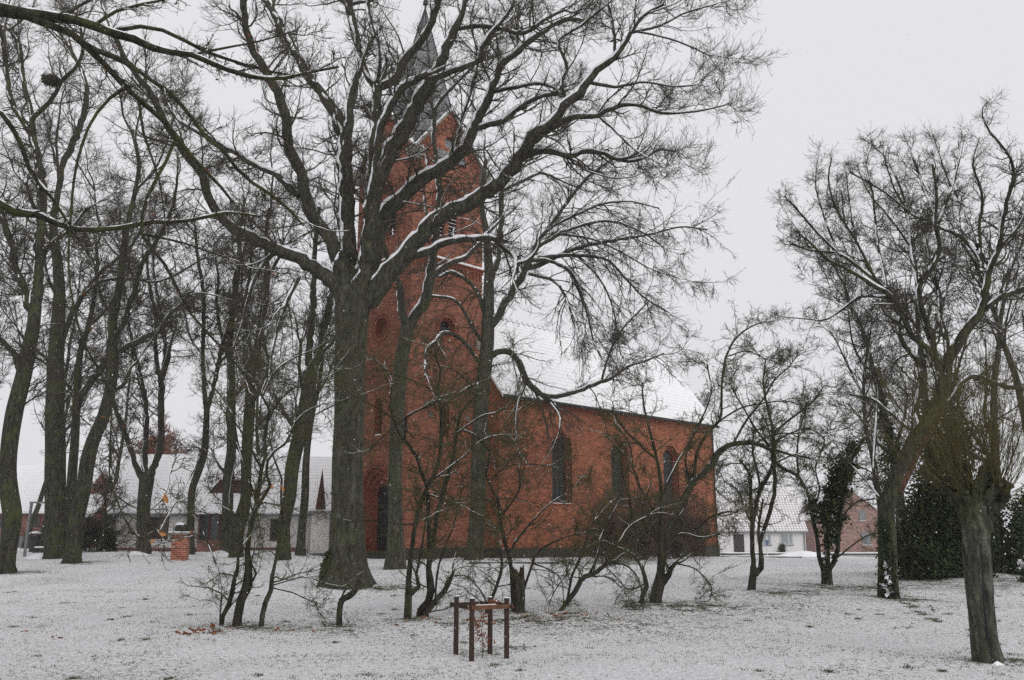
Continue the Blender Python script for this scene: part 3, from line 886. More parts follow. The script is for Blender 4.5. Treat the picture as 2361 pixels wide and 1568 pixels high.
# hipped dormer clad in brown boards
ad0, ad1, ad2, ad3 = ul(462, fl), ul(500, fl), ul(556, fl), ul(594, fl)
bD = .72
zd0, zd1 = zat(462, 1149, fl, ad0, bD), zat(500, 1106, fl, ad1, bD)
g = MB()
k0, k1, k2, k3 = fl.p(ad0, bD, zd0), fl.p(ad3, bD, zd0), fl.p(ad2, bD, zd1), fl.p(ad1, bD, zd1)
bk = (zd1 - zE) / sL; back1, back2 = fl.p(ad1, bk + .1, zd1), fl.p(ad2, bk + .1, zd1)
bk0 = (zd0 - zE) / sL
g.poly([k0, k1, k2, k3])
dm = g.build('dormer', M['brown_board'], hl)
g = MB(); up = np.array([0, -.12, .07])
g.poly([k3 + up, k2 + up, back2 + up, back1 + up]); g.poly([k0 + up, k3 + up, back1 + up, fl.p(ad0, bk0 + .1, zd0)]); g.poly([k2 + up, k1 + up, fl.p(ad3, bk0 + .1, zd0), back2 + up])
fl.box(g, ad1 - .25, ad2 + .25, bD - .18, bD + .3, zd1 - .03, zd1 + .12)
g.build('dormer_roof', M['roof_red'], dm)
wz = (zd0 + zd1) / 2
window(hl, fl, ul(541, fl), ul(554, fl), zd0 + .35, zd1 - .2, bD)
# downpipe, rafter ends
v, q = tube_np([[fl.p(-.02, -.1, z) for z in (.5, 1.5, 2.5, zE - .35)]], np.full((1, 4), .06), 8)
link('downpipe', np_mesh('downpipe', v, q), M['zinc'], hl)
v, q = tube_np([[fl.p(a, -.62, zE - .42) for a in (-.6, 2, 4, wdL)]], np.full((1, 4), .08), 8)
link('gutter', np_mesh('gutter', v, q), M['zinc'], hl)
# pointed boarded gablet and flat canopy at the far end
ps = at(740, 1186, 57.0)
g = MB(); g.box((ps[0], ps[1], .7), (1.1, 2.2, ps[2] - .7), .2)
sh = empty('entrance_turret', (ps[0], ps[1], .75), 'steep brown boarded pointed gablet over the flat entrance canopy of the cream house', 'turret')
g.build('wall', M['plaster_grey'], sh)
g = MB(); g.box((ps[0] + .3, ps[1] - .3, ps[2]), (2.0, 2.6, .16), .2); g.build('canopy', M['zinc'], sh)
g = MB(); g.box((ps[0] + .3, ps[1] - .3, ps[2] + .164), (1.96, 2.5, .10), .2); g.build('canopy_snow', M['snow'], sh)
g = MB()
pz = at(742, 1079, 57.0)
base = [(ps[0] - .36, ps[1] - .2, ps[2] + .1), (ps[0] + .06, ps[1] - .7, ps[2] + .1), (ps[0] + .22, ps[1] + .5, ps[2] + .1), (ps[0] - .30, ps[1] + .5, ps[2] + .1)]
tp = (pz[0] + .05, ps[1], pz[2])
for j in range(4): g.poly([base[j], base[(j + 1) % 4], tp])
sp = g.build('gablet', M['brown_board'], sh)
g = MB()
for j in (0, 1):
    for t_ in np.linspace(.12, .88, 6):
        a = np.array(base[j]) * (1 - t_) + np.array(base[(j + 1) % 4]) * t_
        g.obox(a + np.array([-.01, -.03, 0]), (np.array(tp) - a) * (.9 - abs(t_ - .5) * 1.1), (.03, 0, 0), (0, .03, 0))
g.build('batten', M['window_frame'], sp)
for u0 in (727, 737):
    a0 = ul(u0, fl)
    pass
# red brick house far left
p0 = at(-60, 1262, 70)
f2 = Frame(p0[:2], math.radians(2))
a1 = ul(158, f2)
zE2 = zat(60, 1175, f2, ul(60, f2))
hr, hrr = house('brick_house', 'long red brick house with snowy roof at the far left edge', f2, a1, 9.5, .2, zE2, zE2 + 3.6, M['brick_house'], M['roof_plain'], .4, .4)
g = MB(); f2.box(g, 0, a1, -.05, .0, .2, zat(60, 1235, f2, ul(60, f2))); g.build('plinth', M['zinc'], hr)
for u0, u1 in ((-22, 5), (75, 92), (103, 120)):
    a0, a2 = ul(u0, f2), ul(u1, f2)
    window(hr, f2, a0, a2, zat(u0, 1217, f2, a0), zat(u0, 1190, f2, a0), bars=((a0 + a2) / 2,), sill=M['brick_pink'])
# outbuildings between the two
p0 = at(160, 1262, 66); f3 = Frame(p0[:2], math.radians(-4))
h3, _ = house('brick_shed', 'low brick outbuilding with snowy roof between the two houses on the left', f3, ul(205, f3), 5, .2, zat(170, 1188, f3, 0), zat(170, 1188, f3, 0) + 1.5, M['brick_house'], M['roof_plain'], .25, .2)
p0 = at(196, 1262, 74); f4 = Frame(p0[:2], math.radians(6))
h4, _ = house('tiled_barn', 'red tiled barn with half bare roof behind the brick outbuilding', f4, ul(285, f4), 6, .2, zat(200, 1200, f4, 0), zat(200, 1172, f4, 0) + 1.6, M['brick_house'], M['roof_red'], .25, .2)

# white house on the right
p0 = at(1640, 1278, 95); f5 = Frame(p0[:2], math.radians(-3))
a1 = ul(1856, f5)
zE5 = zat(1750, 1220, f5, ul(1750, f5)); z5 = -.8
hw, hwr = house('white_house', 'white plastered cottage with snow speckled tile roof and grey chimney, right of the church', f5, a1, 8.0, z5, zE5, zE5 + 3.95, M['plaster_white'], M['roof_white'], .3, .2)
g = MB(); ac = ul(1739, f5); f5.box(g, ac - .5, ac + .55, 3.4, 4.4, zE5 + 3.2, zE5 + 4.9); ch = g.build('chimney', M['zinc'], hw)
g = MB(); f5.box(g, ac - .55, ac + .6, 3.35, 4.45, zE5 + 4.904, zE5 + 5.0); g.build('chimney_cap', M['snow'], ch)
for u0, u1 in ((1751, 1777), (1797, 1827)):
    a0, a2 = ul(u0, f5), ul(u1, f5)
    m_ = a0 + (a2 - a0) * .66
    window(hw, f5, a0, a2, zat(u0, 1256, f5, a0), zat(u0, 1231, f5, a0), frame=M['frame_white'], pane=M['pane_pale'], bars=(m_,), sill=M['zinc'], fw=.09, slats=8)
a0, a2 = ul(1690, f5), ul(1714, f5)
g = MB(); f5.box(g, a0, a2, -.04, .1, z5 + .2, zat(1700, 1232, f5, a0)); dr = g.build('door', M['dark_wood'], hw)
g = MB(); f5.box(g, a2 - .2, a2 - .12, -.08, -.042, zat(1700, 1258, f5, a0), zat(1700, 1255, f5, a0)); g.build('handle', M['zinc'], dr)
v, q = tube_np([[f5.p(a1 - .15, -.1, z) for z in (-.5, .5, 1.5, zE5 - .2)]], np.full((1, 4), .06), 6)
link('downpipe', np_mesh('downpipe', v, q), M['zinc'], hw)
v, q = tube_np([[f5.p(a, -.36, zE5 - .3) for a in (-.2, 2, 4, a1 + .2)]], np.full((1, 4), .08), 6)
link('gutter', np_mesh('gutter', v, q), M['zinc'], hw)
# pink brick house, gable towards the road
p0 = at(1880, 1277, 101); f6 = Frame(p0[:2], math.radians(3))
wd = ul(2052, f6); zE6 = zat(1890, 1196, f6, 0); zR6 = zat(1967, 1128, f6, wd / 2)
ct = f6.p(wd / 2, 5, -.3)
hp = empty('pink_house', ct, 'pink brick house turning its gable to the road, behind the ivy clad tree', 'house')
g = MB()
gw = [f6.p(0, 0, -.8), f6.p(wd, 0, -.8), f6.p(wd, 0, zE6), f6.p(wd / 2, 0, zR6), f6.p(0, 0, zE6)]
gb = [q + np.array([f6.f[0] * 10, f6.f[1] * 10, 0]) for q in gw]
g.poly(gw); g.poly(gb[::-1])
g.poly([gb[0], gw[0], gw[4], gb[4]]); g.poly([gw[1], gb[1], gb[2], gw[2]])
g.build('wall', M['brick_pink'], hp)
g = MB(); up = np.array([0, 0, .16])
for (i0, i1, sg) in ((4, 3, -1), (3, 2, 1)):
    d = gw[i0] - gw[i1] if sg < 0 else gw[i1 if sg < 0 else i1] - gw[i0]
    d = (gw[4] - gw[3]) if sg < 0 else (gw[2] - gw[3]); d = d / np.linalg.norm(d)
    e0 = gw[4 if sg < 0 else 2] + d * .35; r0 = gw[3]
    fv = np.array([f6.f[0], f6.f[1], 0])
    q = [e0 - fv * .2, r0 - fv * .2, r0 + fv * 10.2, e0 + fv * 10.2]
    if sg < 0: q = [q[0], q[3], q[2], q[1]][::-1]
    g.poly([x + up for x in q]); g.poly([x for x in q[::-1]])
    for j in range(4): g.poly([q[j], q[(j + 1) % 4], q[(j + 1) % 4] + up, q[j] + up])
g.build('roof', M['roof_red'], hp)
for (u0, u1, v0, v1) in ((1984, 1998, 1177, 1200), (1986, 2006, 1227, 1256), (1918, 1930, 1178, 1202), (1916, 1932, 1229, 1256), (2024, 2040, 1229, 1256)):
    a0, a2 = ul(u0, f6), ul(u1, f6)
    window(hp, f6, a0, a2, zat(u0, v1, f6, a0), zat(u0, v0, f6, a0), frame=M['zinc'], pane=M['pane_pale'], bars=((a0 + a2) / 2,), sill=M['frame_white'], fw=.05)
# low front wall along the road with snow on top
pa, pb = at(1560, 1284, 88), at(2130, 1282, 88)
g = MB(); g.box(((pa[0] + pb[0]) / 2, 88, -.6), (pb[0] - pa[0], .3, .6 + at(1800, 1276, 88)[2])); 
lw = g.build('garden_wall', m_plain('wall_dark', (.10, .085, .08), .9, .3, 1.5)); tag(lw, 'low dark brick wall along the road in front of the white house', 'wall')
g = MB(); g.box(((pa[0] + pb[0]) / 2, 88, at(1800, 1276, 88)[2] + .004), (pb[0] - pa[0] + .04, .36, .10)); g.build('snow_cap', M['snow'], lw)
def heap(name, u, v, d, rx, ry, h, label, seed, mat=None, cat='snow heap'):
    p = at(u, v, d); z = float(ground(p[0], p[1]))
    r = np.random.default_rng(seed)
    na, nr = 28, 8; vs = [(p[0], p[1], z + h)]; q = []
    ph = r.uniform(0, 6.28, 6)
    for i_ in range(1, nr + 1):
        for j in range(na):
            a = 2 * math.pi * j / na; t_ = i_ / nr
            k = 1 + .18 * math.sin(2 * a + ph[0]) + .12 * math.sin(3 * a + ph[1]) + .07 * math.sin(7 * a + ph[2])
            x, y = p[0] + rx * t_ * k * math.cos(a), p[1] + ry * t_ * k * math.sin(a)
            vs.append((x, y, float(ground(x, y)) + h * (math.cos(math.pi * t_) * .5 + .5) * (1 + .12 * math.sin(5 * a + ph[3]) * t_) - .06 * t_))
    fs = [(0, 1 + j, 1 + (j + 1) % na) for j in range(na)]
    for i_ in range(nr - 1):
        for j in range(na): fs.append((1 + i_ * na + j, 1 + (i_ + 1) * na + j, 1 + (i_ + 1) * na + (j + 1) % na, 1 + i_ * na + (j + 1) % na))
    me = bpy.data.meshes.new(name); me.from_pydata(vs, [], fs); me.polygons.foreach_set('use_smooth', np.ones(len(fs), bool))
    return tag(link(name, me, mat or M['snow']), label, cat)
heap('snow_heap', 1853, 1284, 79, 2.9, 1.5, .52, 'broad heap of shovelled snow by the road in front of the white house', 1)
heap('snow_heap', 314, 1274, 48.6, .85, .6, .18, 'small snow mound at the foot of the three stemmed tree', 2)
heap('snow_heap', 507, 1276, 48.6, .9, .6, .30, 'small snow mound at the foot of the tree before the dormer', 3)
heap('snow_heap', 98, 1276, 46, .9, .6, .26, 'small snow mound left behind the thick mossy trunk', 4)
# sign post
p = at(1770, 1290, 84); zt = at(1770, 1236, 84)[2]
sp_ = empty('sign_post', (p[0], p[1], float(ground(p[0], p[1]))), 'thin white sign post with small blue plate before the white house', 'sign')
v, q = tube_np([[(p[0], p[1], z) for z in np.linspace(float(ground(p[0], p[1])) - .2, zt, 4)]], np.full((1, 4), .05), 8)
link('post', np_mesh('post', v, q), M['frame_white'], sp_)
g = MB(); g.box((p[0] + .02, p[1] - .07, zt - .85), (.28, .03, .5)); g.build('plate', m_plain('blue', (.10, .13, .25), .5, .1), sp_)
# street lamp on the left
p = at(57, 1273, 47); zg = float(ground(p[0], p[1]))
lp = empty('street_lamp', (p[0], p[1], zg), 'grey street lamp post with a flat horizontal arm, before the red brick house', 'street lamp')
tz = at(73, 1158, 47)
v, q = tube_np([[(p[0] + (tz[0] - p[0]) * t_, p[1], zg - .2 + (tz[2] - zg + .2) * t_) for t_ in np.linspace(0, 1, 5)]], np.full((1, 5), .075), 10)
link('post', np_mesh('post', v, q), M['zinc'], lp)
g = MB(); g.box((tz[0] + .42, tz[1], tz[2] - .05), (1.0, .16, .08)); g.build('arm', M['zinc'], lp)
g = MB(); g.box((tz[0] + .7, tz[1], tz[2] - .09), (.4, .18, .04)); g.build('lamp_glass', M['frame_white'], lp)

# brick pillar with slab and clipped mossy ball
d = hit(408, 1293); p = at(408, 1293, d); zg = float(ground(p[0], p[1])); k = m_per_px(408, 1260, d)
bp = empty('brick_pillar', (p[0], p[1], zg), 'short square brick pillar with a snowy slab on top', 'pillar')
z1 = at(408, 1233, d)[2]
g = MB(); g.box((p[0], p[1] + .3, zg - .2), (36 * k * .93, 36 * k * .93, z1 - zg + .2), .12); g.build('shaft', M['brick_red'], bp)
g = MB(); g.box((p[0], p[1] + .3, z1), (51 * k, 51 * k * .95, .10), .12); g.build('slab', M['corbel_stone'], bp, bevel=.015)
g = MB(); g.box((p[0], p[1] + .3, z1 + .103), (50 * k, 50 * k * .93, .045), .12, .95); g.build('slab_snow', M['snow'], bp, bevel=.02)
pillar_top = (p[0], p[1] + .3, z1 + .148, k)

# tree guard of four posts
M['guard_wood'] = m_plain('guard_wood', (.042, .025, .019), .8, .5, 9, .01)
M['guard_rail'] = m_plain('guard_rail', (.13, .060, .036), .8, .5, 11, .01)
th = math.radians(27); GS = s_ = .60
e1, e2 = np.array([math.cos(th), math.sin(th)]), np.array([-math.sin(th), math.cos(th)])
f0 = np.array([-.618, 14.3])
gcs = [f0, f0 + e1 * s_, f0 + e1 * s_ + e2 * s_, f0 + e2 * s_]
GCEN = f0 + (e1 + e2) * s_ / 2
gd = empty('tree_guard', (*(f0 + (e1 + e2) * s_ / 2), 0.03), 'open tree guard of four dark stakes and rails in the foreground snow', 'tree guard')
tops = [1380, 1379, 1377, 1375]; us = [1090, 1169, 1134, 1054]
rz_ = random.Random(4)
for (x, y), tv, uu in zip(gcs, tops, us):
    z = float(gz(np.array([x]), np.array([y]))[0]); zt = at(uu, tv, y)[2]
    g = MB(); g.box((x, y, z - .12), (.066, .066, zt - z + .12), th + rz_.uniform(-.1, .1), .96)
    po = g.build('stake', M['guard_wood'], gd, bevel=.006)
    g = MB(); g.box((x, y, zt + .002), (.060, .060, .012), th, .7); g.build('snow_cap', M['snow'], po, bevel=.004)
rz0 = at(1090, 1406, 14.3)[2]
for a, b, mt in ((0, 1, 'guard_rail'), (0, 3, 'guard_wood'), (3, 2, 'guard_wood'), (1, 2, 'guard_wood')):
    pa, pb = gcs[a], gcs[b]
    dd = (pb - pa) / np.linalg.norm(pb - pa); nn = np.array([dd[1], -dd[0]])
    if np.dot(nn, (pa + pb) / 2 - (f0 + (e1 + e2) * s_ / 2)) < 0: nn = -nn
    o = np.array([*(pa - dd * .09 + nn * .034), rz0 + (.004 if a == 0 and b == 3 else 0)])
    g = MB(); g.obox(o, [*(dd * (s_ + .18)), 0], [*(nn * .024), 0], (0, 0, .065)); ro = g.build('rail', M[mt], gd, bevel=.004)
    if mt == 'guard_rail':
        g = MB(); g.obox(o + np.array([*(dd * .14), .067]), [*(dd * .34), 0], [*(nn * .018), 0], (0, 0, .009)); g.build('rail_snow', M['snow'], ro)

# car, bin and stones between the houses
def car(u, v, d, yaw, label):
    p = at(u, v, d); z = float(ground(p[0], p[1]))
    root = empty('parked_car', (p[0], p[1], z), label, 'car')
    fr = Frame(p[:2], yaw)
    prof = [(-2.1, .35), (2.1, .35), (2.15, .75), (1.2, .95), (.75, 1.42), (-1.1, 1.45), (-1.9, 1.0), (-2.15, .8)]
    g = MB(); n = len(prof)
    for s0, s1 in ((-.85, .85),):
        Lh = [fr.p(a, s0, z + h) for a, h in prof]; Rh = [fr.p(a, s1, z + h) for a, h in prof]
        g.poly(Lh); g.poly(Rh[::-1])
        for j in range(n): g.poly([Lh[(j + 1) % n], Lh[j], Rh[j], Rh[(j + 1) % n]])
    g.build('body', M['zinc'], root, bevel=.08)
    g = MB(); g.poly([fr.p(a, -.862, z + h) for a, h in ((1.0, .98), (.68, 1.36), (-1.05, 1.39), (-1.6, 1.0))]); g.build('side_window', M['pane'], root)
    for a in (-1.35, 1.35):
        for s in (-.82, .82):
            vv, qq = tube_np([[fr.p(a, s - .1, z + .32), fr.p(a, s - .1, z + .32) + np.array([*(fr.f * .02), 0]), fr.p(a, s + .1, z + .32)]], np.array([[.0, .32, .32]]), 14)
            link('wheel', np_mesh('wheel', vv, qq), M['iron'], root)
    g = MB(); g.poly([fr.p(a, s, z + 1.50) for a, s in ((-1.0, -.72), (.7, -.72), (.7, .72), (-1.0, .72))]); g.poly([fr.p(a, -.85, z + h) for a, h in ((-1.1, 1.455), (.74, 1.43), (.7, 1.50), (-1.0, 1.50))])
    g.build('roof_snow', M['snow'], root)
car(232, 1266, 61, math.radians(12), 'grey car with snow on its roof parked beside the cream house')
p = at(78, 1264, 55); zg = float(ground(p[0], p[1]))
bn = empty('waste_bin', (p[0], p[1], zg), 'dark bin with a cap of snow near the street lamp', 'bin')
v, q = tube_np([[(p[0], p[1], zg + h) for h in (-.1, .4, .8, 1.05, 1.06)]], np.array([[.26, .29, .32, .33, 0]]), 14)
link('body', np_mesh('body', v, q), M['dark_wood'], bn)
v, q = tube_np([[(p[0], p[1], zg + h) for h in (1.062, 1.10, 1.18, 1.22)]], np.array([[.34, .36, .25, 0]]), 14)
link('snow_cap', np_mesh('snow_cap', v, q), M['snow'], bn)
g = MB(); g.box((p[0], p[1] - .33, zg + .8), (.4, .06, .06)); g.build('handle', M['iron'], bn)
for k_, (u, v_, w_, h_, lb) in enumerate(((124, 1266, .75, .4, 'low flat snow capped gravestone left of the thick mossy trunk'), (96, 1266, .9, .3, 'flat snow covered gravestone beside the dark bin'))):
    p = at(u, v_, 53); zg = float(ground(p[0], p[1]))
    g = MB(); g.box((p[0], p[1], zg - .1), (w_, .35, h_ + .1), .2, .92); so = g.build('gravestone', M['plinth_stone'], None, bevel=.03); tag(so, lb, 'gravestone')
    g = MB(); g.box((p[0], p[1], zg + h_ + .003), (w_ * .9, .32, .09), .2, .8); g.build('snow_cap', M['snow'], so, bevel=.03)
# ------------------------------------------------------------------ trees
def parse(s): return [tuple(float(x) for x in q.split(',')) for q in s.split()]

def resample(P, R, K):
    P = np.asarray(P, float); R = np.asarray(R, float)
    if len(P) == 1: return np.repeat(P, K, 0), np.repeat(R, K)
    d = np.r_[0, np.cumsum(np.linalg.norm(np.diff(P, axis=0), axis=1) + 1e-6)]
    t = np.linspace(0, d[-1], K)
    # cubic hermite through the points
    m = np.gradient(P, d, axis=0) if len(P) > 2 else np.repeat((P[1:] - P[:1]) / d[-1], 2, 0)
    j = np.clip(np.searchsorted(d, t, 'right') - 1, 0, len(P) - 2)
    h = (d[j + 1] - d[j])[:, None]; s = ((t - d[j]) / h[:, 0])[:, None]
    p = (2 * s**3 - 3 * s**2 + 1) * P[j] + (s**3 - 2 * s**2 + s) * h * m[j] + (-2 * s**3 + 3 * s**2) * P[j + 1] + (s**3 - s**2) * h * m[j + 1]
    return p, np.interp(t, d, R)

def unit(v): return v / (np.linalg.norm(v, axis=-1, keepdims=True) + 1e-9)

def grow(r, P, R, n_per, t0, t1, L, ang, K, wig, up=0.0, rr=.6, rmax=9., rmin=.003, tipk=.35, sag=0.0, flat=0.0, lenk=.45, bias=None, lref=0, curl=0):
    """children of every parent in the batch: straight-ish shoots that wander, sag and turn up"""
    N, Kp, _ = P.shape
    idx = np.repeat(np.arange(N), n_per); n = len(idx)
    if n == 0: return np.zeros((0, K, 3)), np.zeros((0, K))
    t = r.uniform(t0, t1, n)
    f = t * (Kp - 1); i0 = np.minimum(f.astype(int), Kp - 2); fr = (f - i0)
    p = P[idx, i0] * (1 - fr)[:, None] + P[idx, i0 + 1] * fr[:, None]
    T = unit(P[idx, i0 + 1] - P[idx, i0])
    rp = R[idx, i0] * (1 - fr) + R[idx, i0 + 1] * fr
    q = r.normal(0, 1, (n, 3)); q[:, 2] = q[:, 2] * (1 - flat) + flat * .25
    if bias is not None: q += bias
    q = unit(q - (q * T).sum(1, keepdims=True) * T)
    a = r.uniform(*ang, n)[:, None]
    d = unit(T * np.cos(a) + q * np.sin(a))
    ln = (L[idx] if isinstance(L, np.ndarray) else r.uniform(L[0], L[1], n)) * r.uniform(.55, 1.2, n) * (1 - lenk * t)
    if lref: ln = ln * np.clip((rp / lref) ** .6, .32, 1.15)
    cv = r.normal(0, 1, (n, 3)) * curl
    r0 = np.clip(rp * rr * r.uniform(.7, 1.05, n), rmin, rmax)
    out = np.empty((n, K, 3)); out[:, 0] = p
    st = (ln / (K - 1))[:, None]; drift = r.normal(0, 1, (n, 3)) * wig * .5
    for k in range(1, K):
        s = k / (K - 1)
        d = d + r.normal(0, 1, (n, 3)) * wig + drift * (1 - s) + cv
        d[:, 2] += up * s * 1.6 - sag * (1 - s)
        d = unit(d)
        out[:, k] = out[:, k - 1] + d * st
    tap = np.linspace(1, tipk, K)[None, :]
    return out, np.maximum(r0[:, None] * tap, rmin * .6)

SNOWDIR = unit(np.array([-.42, -.22, .88]))
def snow_tubes(P, R, r, amount=1.0, S=6, thr=.30, patchy=.35, cap=.10):
    """ridges of snow lying on the upper, windward side of branches"""
    T = unit(np.gradient(P, axis=1))
    dt = (T * SNOWDIR).sum(2, keepdims=True)
    q = SNOWDIR - dt * T
    a = np.linalg.norm(q, axis=2)
    q = q / (a[..., None] + 1e-6)
    N, K = R.shape
    # smooth noise along the branch
    nz = r.normal(0, 1, (N, K)); nz = (nz + np.roll(nz, 1, 1) + np.roll(nz, -1, 1) + .5 * np.roll(nz, 2, 1)) / 1.8; nz = nz + .5 * r.normal(0, 1, (N, K))
    k = np.clip((a - thr) / (.95 - thr), 0, 1) + patchy * nz * .45
    k = np.clip(k, 0, 1.15) * amount
    off = np.where(k > .12, .60 + .25 * k, .1); rad = np.where(k > .12, .45 + .32 * k, .3)
    rad[:, 0] = .2; rad[:, -1] = .2
    cap = np.minimum(R, cap)                       # thick limbs carry a layer of limited depth
    C_ = P + q * (R - cap)[..., None] + q * (cap * off)[..., None]
    rad = rad * np.clip(1 + .22 * r.normal(0, 1, (N, K)), .6, 1.5)
    return C_, cap * rad

class Tree:
    def __init__(s, name, label, base, cat='tree', group=None, seed=0, bark='bark_linden', twig='twig', depth=None, twigscale=1.0):
        s.r = np.random.default_rng(seed)
        u, v = base
        s.d0 = depth or hit(u, v)
        p = at(u, v, s.d0)
        s.base = np.array([p[0], p[1], float(ground(p[0], p[1]))])
        s.root = empty(name, s.base, label, cat, group)
        s.limbs, s.px = [], []                     # (P,R) world polylines; px: (u,v,depth) samples
        s.bark, s.twig, s.ts = M[bark], M[twig], twigscale
        s.snow = []
        s.rmin = max(.0030, s.d0 * .00022) * twigscale
    def world(s, pts, d0, dz):
        uv = np.array(pts)
        L = np.r_[0, np.cumsum(np.hypot(np.diff(uv[:, 0]), np.diff(uv[:, 1])))]
        f = L / max(L[-1], 1)
        dd = d0 + dz * f ** 1.2
        P = np.array([at(u, v, d) for (u, v, _), d in zip(pts, dd)])
        R = np.array([.5 * w * d / (F * CP - (784 - v) * SP) * 1.0 for (u, v, w), d in zip(pts, dd)])
        return P, R, dd
    def _mesh(s, name, P, R, S, lump=0.0, flare=0.0, close=True):
        K = len(P)
        if close:
            T = unit(P[-1] - P[-2]); P = np.vstack([P, P[-1] + T * R[-1] * .5]); R = np.r_[R, R[-1] * .05]
        v, q = tube_np(P[None], R[None], S)
        if lump:
            ph = s.r.uniform(0, 6.28, 6); v = v.reshape(len(P), S, 3); th = np.arange(S) * 2 * np.pi / S; z = np.r_[0, np.cumsum(np.linalg.norm(np.diff(P, axis=0), axis=1))]
            m = np.sin(2 * th[None] + ph[0] + .5 * z[:, None]) * .5 + np.sin(3 * th[None] + ph[1] - .4 * z[:, None]) * .4 + np.sin(5 * th[None] + ph[2] + .25 * z[:, None]) * .3 + np.sin(2.1 * z[:, None] + ph[3] + th[None]) * .35
            m = m * lump
            if flare: m = m + flare * np.exp(-z / .55)[:, None] * (.55 + .45 * np.sin(5 * th[None] + ph[4]))
            v = P[:, None] + (v - P[:, None]) * (1 + m[..., None])
            v = v.reshape(-1, 3)
        return np_mesh(name, v, q)
    def trunk(s, txt, lump=.06, flare=.25, S=28, name='trunk', below=.35):
        pts = parse(txt); P, R, dd = s.world(pts, s.d0, s.r.uniform(-.4, .4))
        off = s.base - P[0]; off[:2] = 0
        P = np.vstack([P[0] + off - [0, 0, below], P]); R = np.r_[R[0] * 1.03, R]
        K = max(14, int(np.linalg.norm(P[-1] - P[0]) / .28))
        P2, R2 = resample(P, R, K)
        s.tr = (P2, R2)
        s.limbs.append((P2, R2, 1))
        s._reg(pts, dd)
        return link(name, s._mesh(name, P2, R2, S, lump, flare), s.bark, s.root)
    def _reg(s, pts, dd):
        for (a, b, da, db) in zip(pts[:-1], pts[1:], dd[:-1], dd[1:]):
            for t in np.linspace(0, 1, 8): s.px.append((a[0] + (b[0] - a[0]) * t, a[1] + (b[1] - a[1]) * t, da + (db - da) * t))
    def limb(s, txt, dz=None, name='limb', lump=.05, mesh=True, snow=1.0):
        pts = parse(txt)
        A_ = np.array(s.px); k = np.argmin((A_[:, 0] - pts[0][0]) ** 2 + (A_[:, 1] - pts[0][1]) ** 2)
        d0 = A_[k, 2]
        Lm = sum(math.hypot(a[0] - b[0], a[1] - b[1]) for a, b in zip(pts[:-1], pts[1:])) * d0 / 2050
        if dz is None: dz = s.r.uniform(.12, .42) * Lm * s.r.choice([-1, 1])
        dz = max(dz, -(d0 - 5))
        P, R, dd = s.world(pts, d0, dz)
        s._reg(pts, dd)
        K = max(8, int(Lm / .22))
        P2, R2 = resample(P, R, K)
        w = s.r.normal(0, 1, P2.shape); w[0] = 0
        P2 = P2 + w * np.minimum(R2 * .16, .03)[:, None]
        R2 = R2 * (1 + s.r.normal(0, .05, K))
        s.limbs.append((P2, R2, snow))
        return link(name, s._mesh(name, P2, R2, 12 if R2[0] > .05 else 8, lump), s.bark, s.root)
    def extend(s, n=2, L=(2.5, 5), ang=(.1, .5), up=.06, wig=.12, rfrac=.75, tops=None):
        """untraced continuation of the traced limbs out of the picture and round the back"""
        P, R = s.batch(min_t=0)
        if tops is not None: P, R = P[tops], R[tops]
        Q, RR = grow(s.r, P, R, n, .93, .999, L, ang, 14, wig, up, rfrac, .2, s.rmin * 2, .25, lenk=0)
        return s._add(Q, RR)
    def _add(s, Q, RR):
        s.ext.append((Q, RR))
    ext = None
    def batch(s, K=18, min_t=0.0):
        Ps, Rs = [], []
        for P, R, _ in s.limbs:
            a, b = resample(P, R, K); Ps.append(a); Rs.append(b)
        return np.array(Ps), np.array(Rs)
    def crown(s, dens=2.2, L1=(1.2, 3.0), n2=7, L2=(.5, 1.3), n3=5, L3=(.18, .5), up=.05, sag=.03, wig=(.16, .2, .22), rr1=.5, r1max=.035, ang=(.5, 1.15), ext=None, extra_back=0,
              snow=1.0, snow1=.35, t0=.12, trunk_t0=.5, leafs=None, seed=None, maxr=None, skip_trunk=False, name='crown', sthr=.22, spat=.6, lref=.05, curl=(.03, .07), scap=.055):
        r = s.r
        Ps, Rs, Ns, T0 = [], [], [], []
        K = 18
        for k, (P, R, _) in enumerate(s.limbs):
            if k == 0:
                if skip_trunk: continue
                m = int(len(P) * trunk_t0); P, R = P[m:], R[m:]
                if len(P) < 3: continue
            a, b = resample(P, R, K); Ps.append(a); Rs.append(b)
        Ps, Rs = np.array(Ps), np.array(Rs)
        mids = []
        if ext:
            Q, RR = grow(r, Ps, Rs, ext.get('n', 2), .9, .999, ext.get('L', (2, 4)), ext.get('ang', (.1, .55)), K, ext.get('wig', .10), ext.get('up', .05), ext.get('rr', .8), .25, s.rmin * 2, .25, lenk=0)
            mids.append((Q, RR))
        if extra_back:
            Q, RR = grow(r, Ps, Rs, extra_back, .15, .8, ext.get('LB', (2, 4)) if ext else (2, 4), (.5, 1.1), K, .12, .06, .5, .12, s.rmin * 2, .2, lenk=.2)
            mids.append((Q, RR))
        if mids:
            Ps = np.concatenate([Ps] + [m[0] for m in mids]); Rs = np.concatenate([Rs] + [m[1] for m in mids])
        ln = np.linalg.norm(np.diff(Ps, axis=1), axis=2).sum(1)
        n1 = np.maximum(2, (ln * dens * r.uniform(.8, 1.2, len(ln))).astype(int))
        P1, R1 = grow(r, Ps, Rs, n1, t0, 1.0, L1, ang, 9, wig[0], up, rr1, r1max, s.rmin * 1.5, .3, sag, lref=lref, curl=curl[0])
        P2, R2 = grow(r, P1, R1, n2, .12, 1.0, L2, (.3, .95), 7, wig[1], up, .6, .02, s.rmin, .45, sag, curl=curl[1])
        allv, allq, off = [], [], 0
        def put(P, R, S):
            nonlocal off
            v, q = tube_np(P, R, S); allv.append(v); allq.append(q + off); off += len(v)
        for m in mids: put(m[0], m[1], 7)
